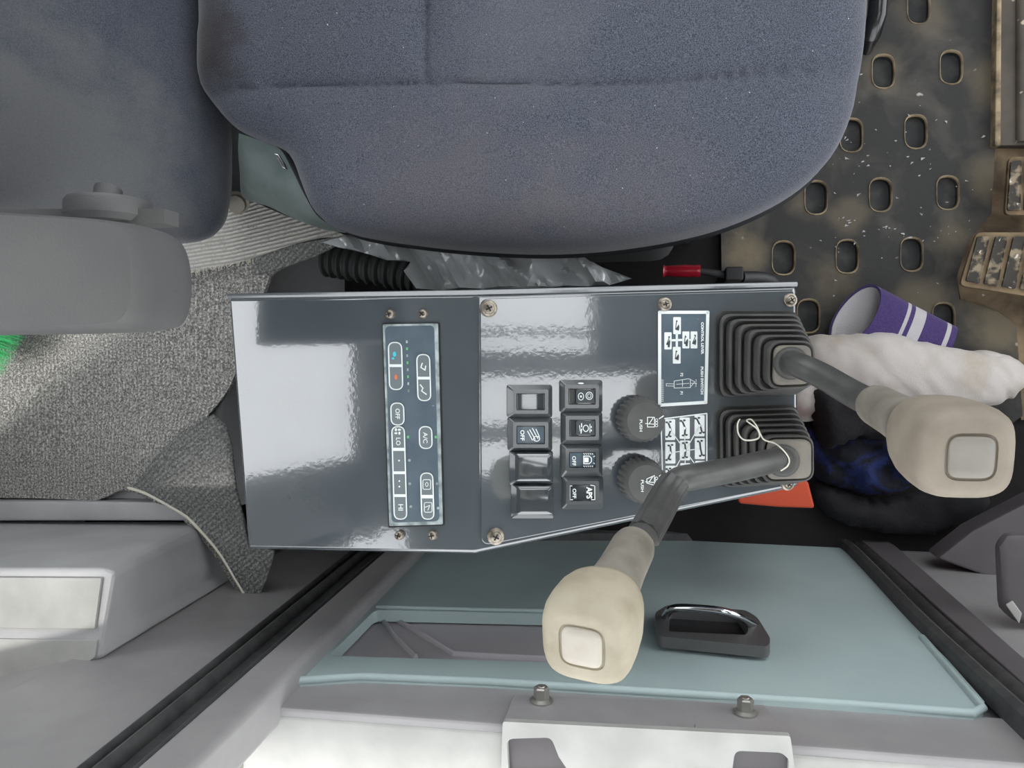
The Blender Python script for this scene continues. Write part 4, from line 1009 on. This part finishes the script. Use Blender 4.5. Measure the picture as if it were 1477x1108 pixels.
o = blob([(1160,600),(1200,628),(1260,618),(1325,640),(1345,690),(1300,720),(1240,716),(1180,690)], .05, .022, 30, 'blue_cloth', 'blue_cloth', 4); tag(o,'crumpled dark blue patterned cloth on the dark floor behind the beige grip','cloth')
o = blob([(1172,562),(1200,556),(1262,556),(1300,580),(1300,640),(1250,640),(1196,656),(1180,610)], .085, .008, 20, 'black_cloth', 'black_pouch', 8, edge=.02); tag(o,'black fabric pouch lying between the white glove and the blue cloth','pouch')
o = blob([(1180,700),(1260,722),(1330,716),(1400,700),(1440,730),(1380,770),(1290,775),(1200,750)], .03, .012, 22, 'black_cloth', 'black_cloth', 13); tag(o,'black crumpled cloth spread on the floor in front of the door frame','cloth')
# white cotton glove
gl = empty('white_glove', onz(1300,540,.01), 'long white cotton work glove lying on the floor mat under the beige grip', 'glove')
path = [(1158,508,.05),(1180,512,.06),(1215,522,.065),(1260,528,.065),(1310,537,.065),(1360,545,.062),(1405,549,.058),(1440,547,.05),(1462,545,.035),(1476,550,.02)]
rad = [.020,.026,.036,.043,.041,.037,.034,.030,.022,.004]
P = catm([onz(*p) for p in path], 6); RR = [v_.x for v_ in catm([V((r,0,0)) for r in rad],6)]
rings=[]
for i,((p,u,w_),r) in enumerate(zip(frames(P, V((0,0,1))), RR)):
    ring=[]
    for k in range(36):
        a=2*math.pi*k/36; q=p+u*r*math.cos(a)*.62+w_*r*math.sin(a)
        d = .0025*noise.noise(q*20)+.002*(1-abs(noise.noise(V((q.x*50+q.y*40,q.y*20,q.z*30))))*3)*min(1,r/.03)
        ring.append(q+(q-p).normalized()*d)
    rings.append(ring)
mesh('glove_body', *loft(rings), 'white_cotton', gl, ang=70)
P = catm([onz(1165,520,.05),onz(1162,560,.045),onz(1160,600,.03)],6)
tube('glove_fold', P, [.02+.006*math.sin(i) for i in range(len(P))], 'white_cotton', gl, seg=20, ang=70)
tube('glove_thumb', catm([onz(1390,524,.05),onz(1420,520,.055),onz(1450,530,.045),onz(1468,545,.03)],5), [.008]+[.013]*12+[.011,.009,.004][:3], 'white_cotton', gl, seg=16, ang=70)
# purple cuff
cu = empty('knitted_cuff', onz(1270,470,.0), 'purple knitted cuff with white stripes lying open beside the white glove', 'cuff')
ca, cb = onz(1232,456,.055), onz(1355,506,.045)
ax = (cb-ca).normalized(); sd2 = ax.cross(V((0,0,1))).normalized(); up2 = sd2.cross(ax).normalized()
# opening edge slanted
def cring(t, rs, ru, off=0):
    c = ca+(cb-ca)*t; out=[]
    for k in range(40):
        a = 2*math.pi*k/40; sl_ = -.018*math.sin(a)*max(0,1-t*2.5) 
        out.append(c + sd2*(rs+off)*math.cos(a) + up2*(ru+off)*math.sin(a) + ax*(.018*math.sin(a-.3)*max(0,1-t*2.2)))
    return out
RS = lambda t: .046-.010*t; RU = lambda t: .020-.003*t
def band(name, ts, m, lab=None):
    outr = [cring(t,RS(t),RU(t)) for t in ts]; inr = [cring(t,RS(t)-.003,RU(t)-.003) for t in ts[::-1]]
    v,f = loft(outr+inr, cap=False, closed=True); return mesh(name, v, f, m, cu, ang=60, label=lab)
band('purple_band', [0,.1,.2,.3,.4,.46], 'purple_knit'); band('white_stripe', [.46,.50], 'white_knit','narrow white stripe')
band('purple_band', [.50,.55], 'purple_knit'); band('white_stripe', [.55,.62,.68], 'white_knit','wide white stripe'); band('purple_band', [.68,.8,.9,.93], 'purple_knit'); band('white_stripe',[.93,.98],'white_knit','thin white stripe'); band('purple_band',[.98,1.05],'purple_knit')
ts=[.012,.15,.3,.5]
lr=[cring(t,RS(t)-.0035,RU(t)-.0035) for t in ts]; lr2=[cring(t,RS(t)-.005,RU(t)-.005) for t in ts[::-1]]
mesh('white_lining', *loft(lr+lr2,cap=False,closed=True), 'white_knit', cu, ang=60, label='white inside of the cuff')
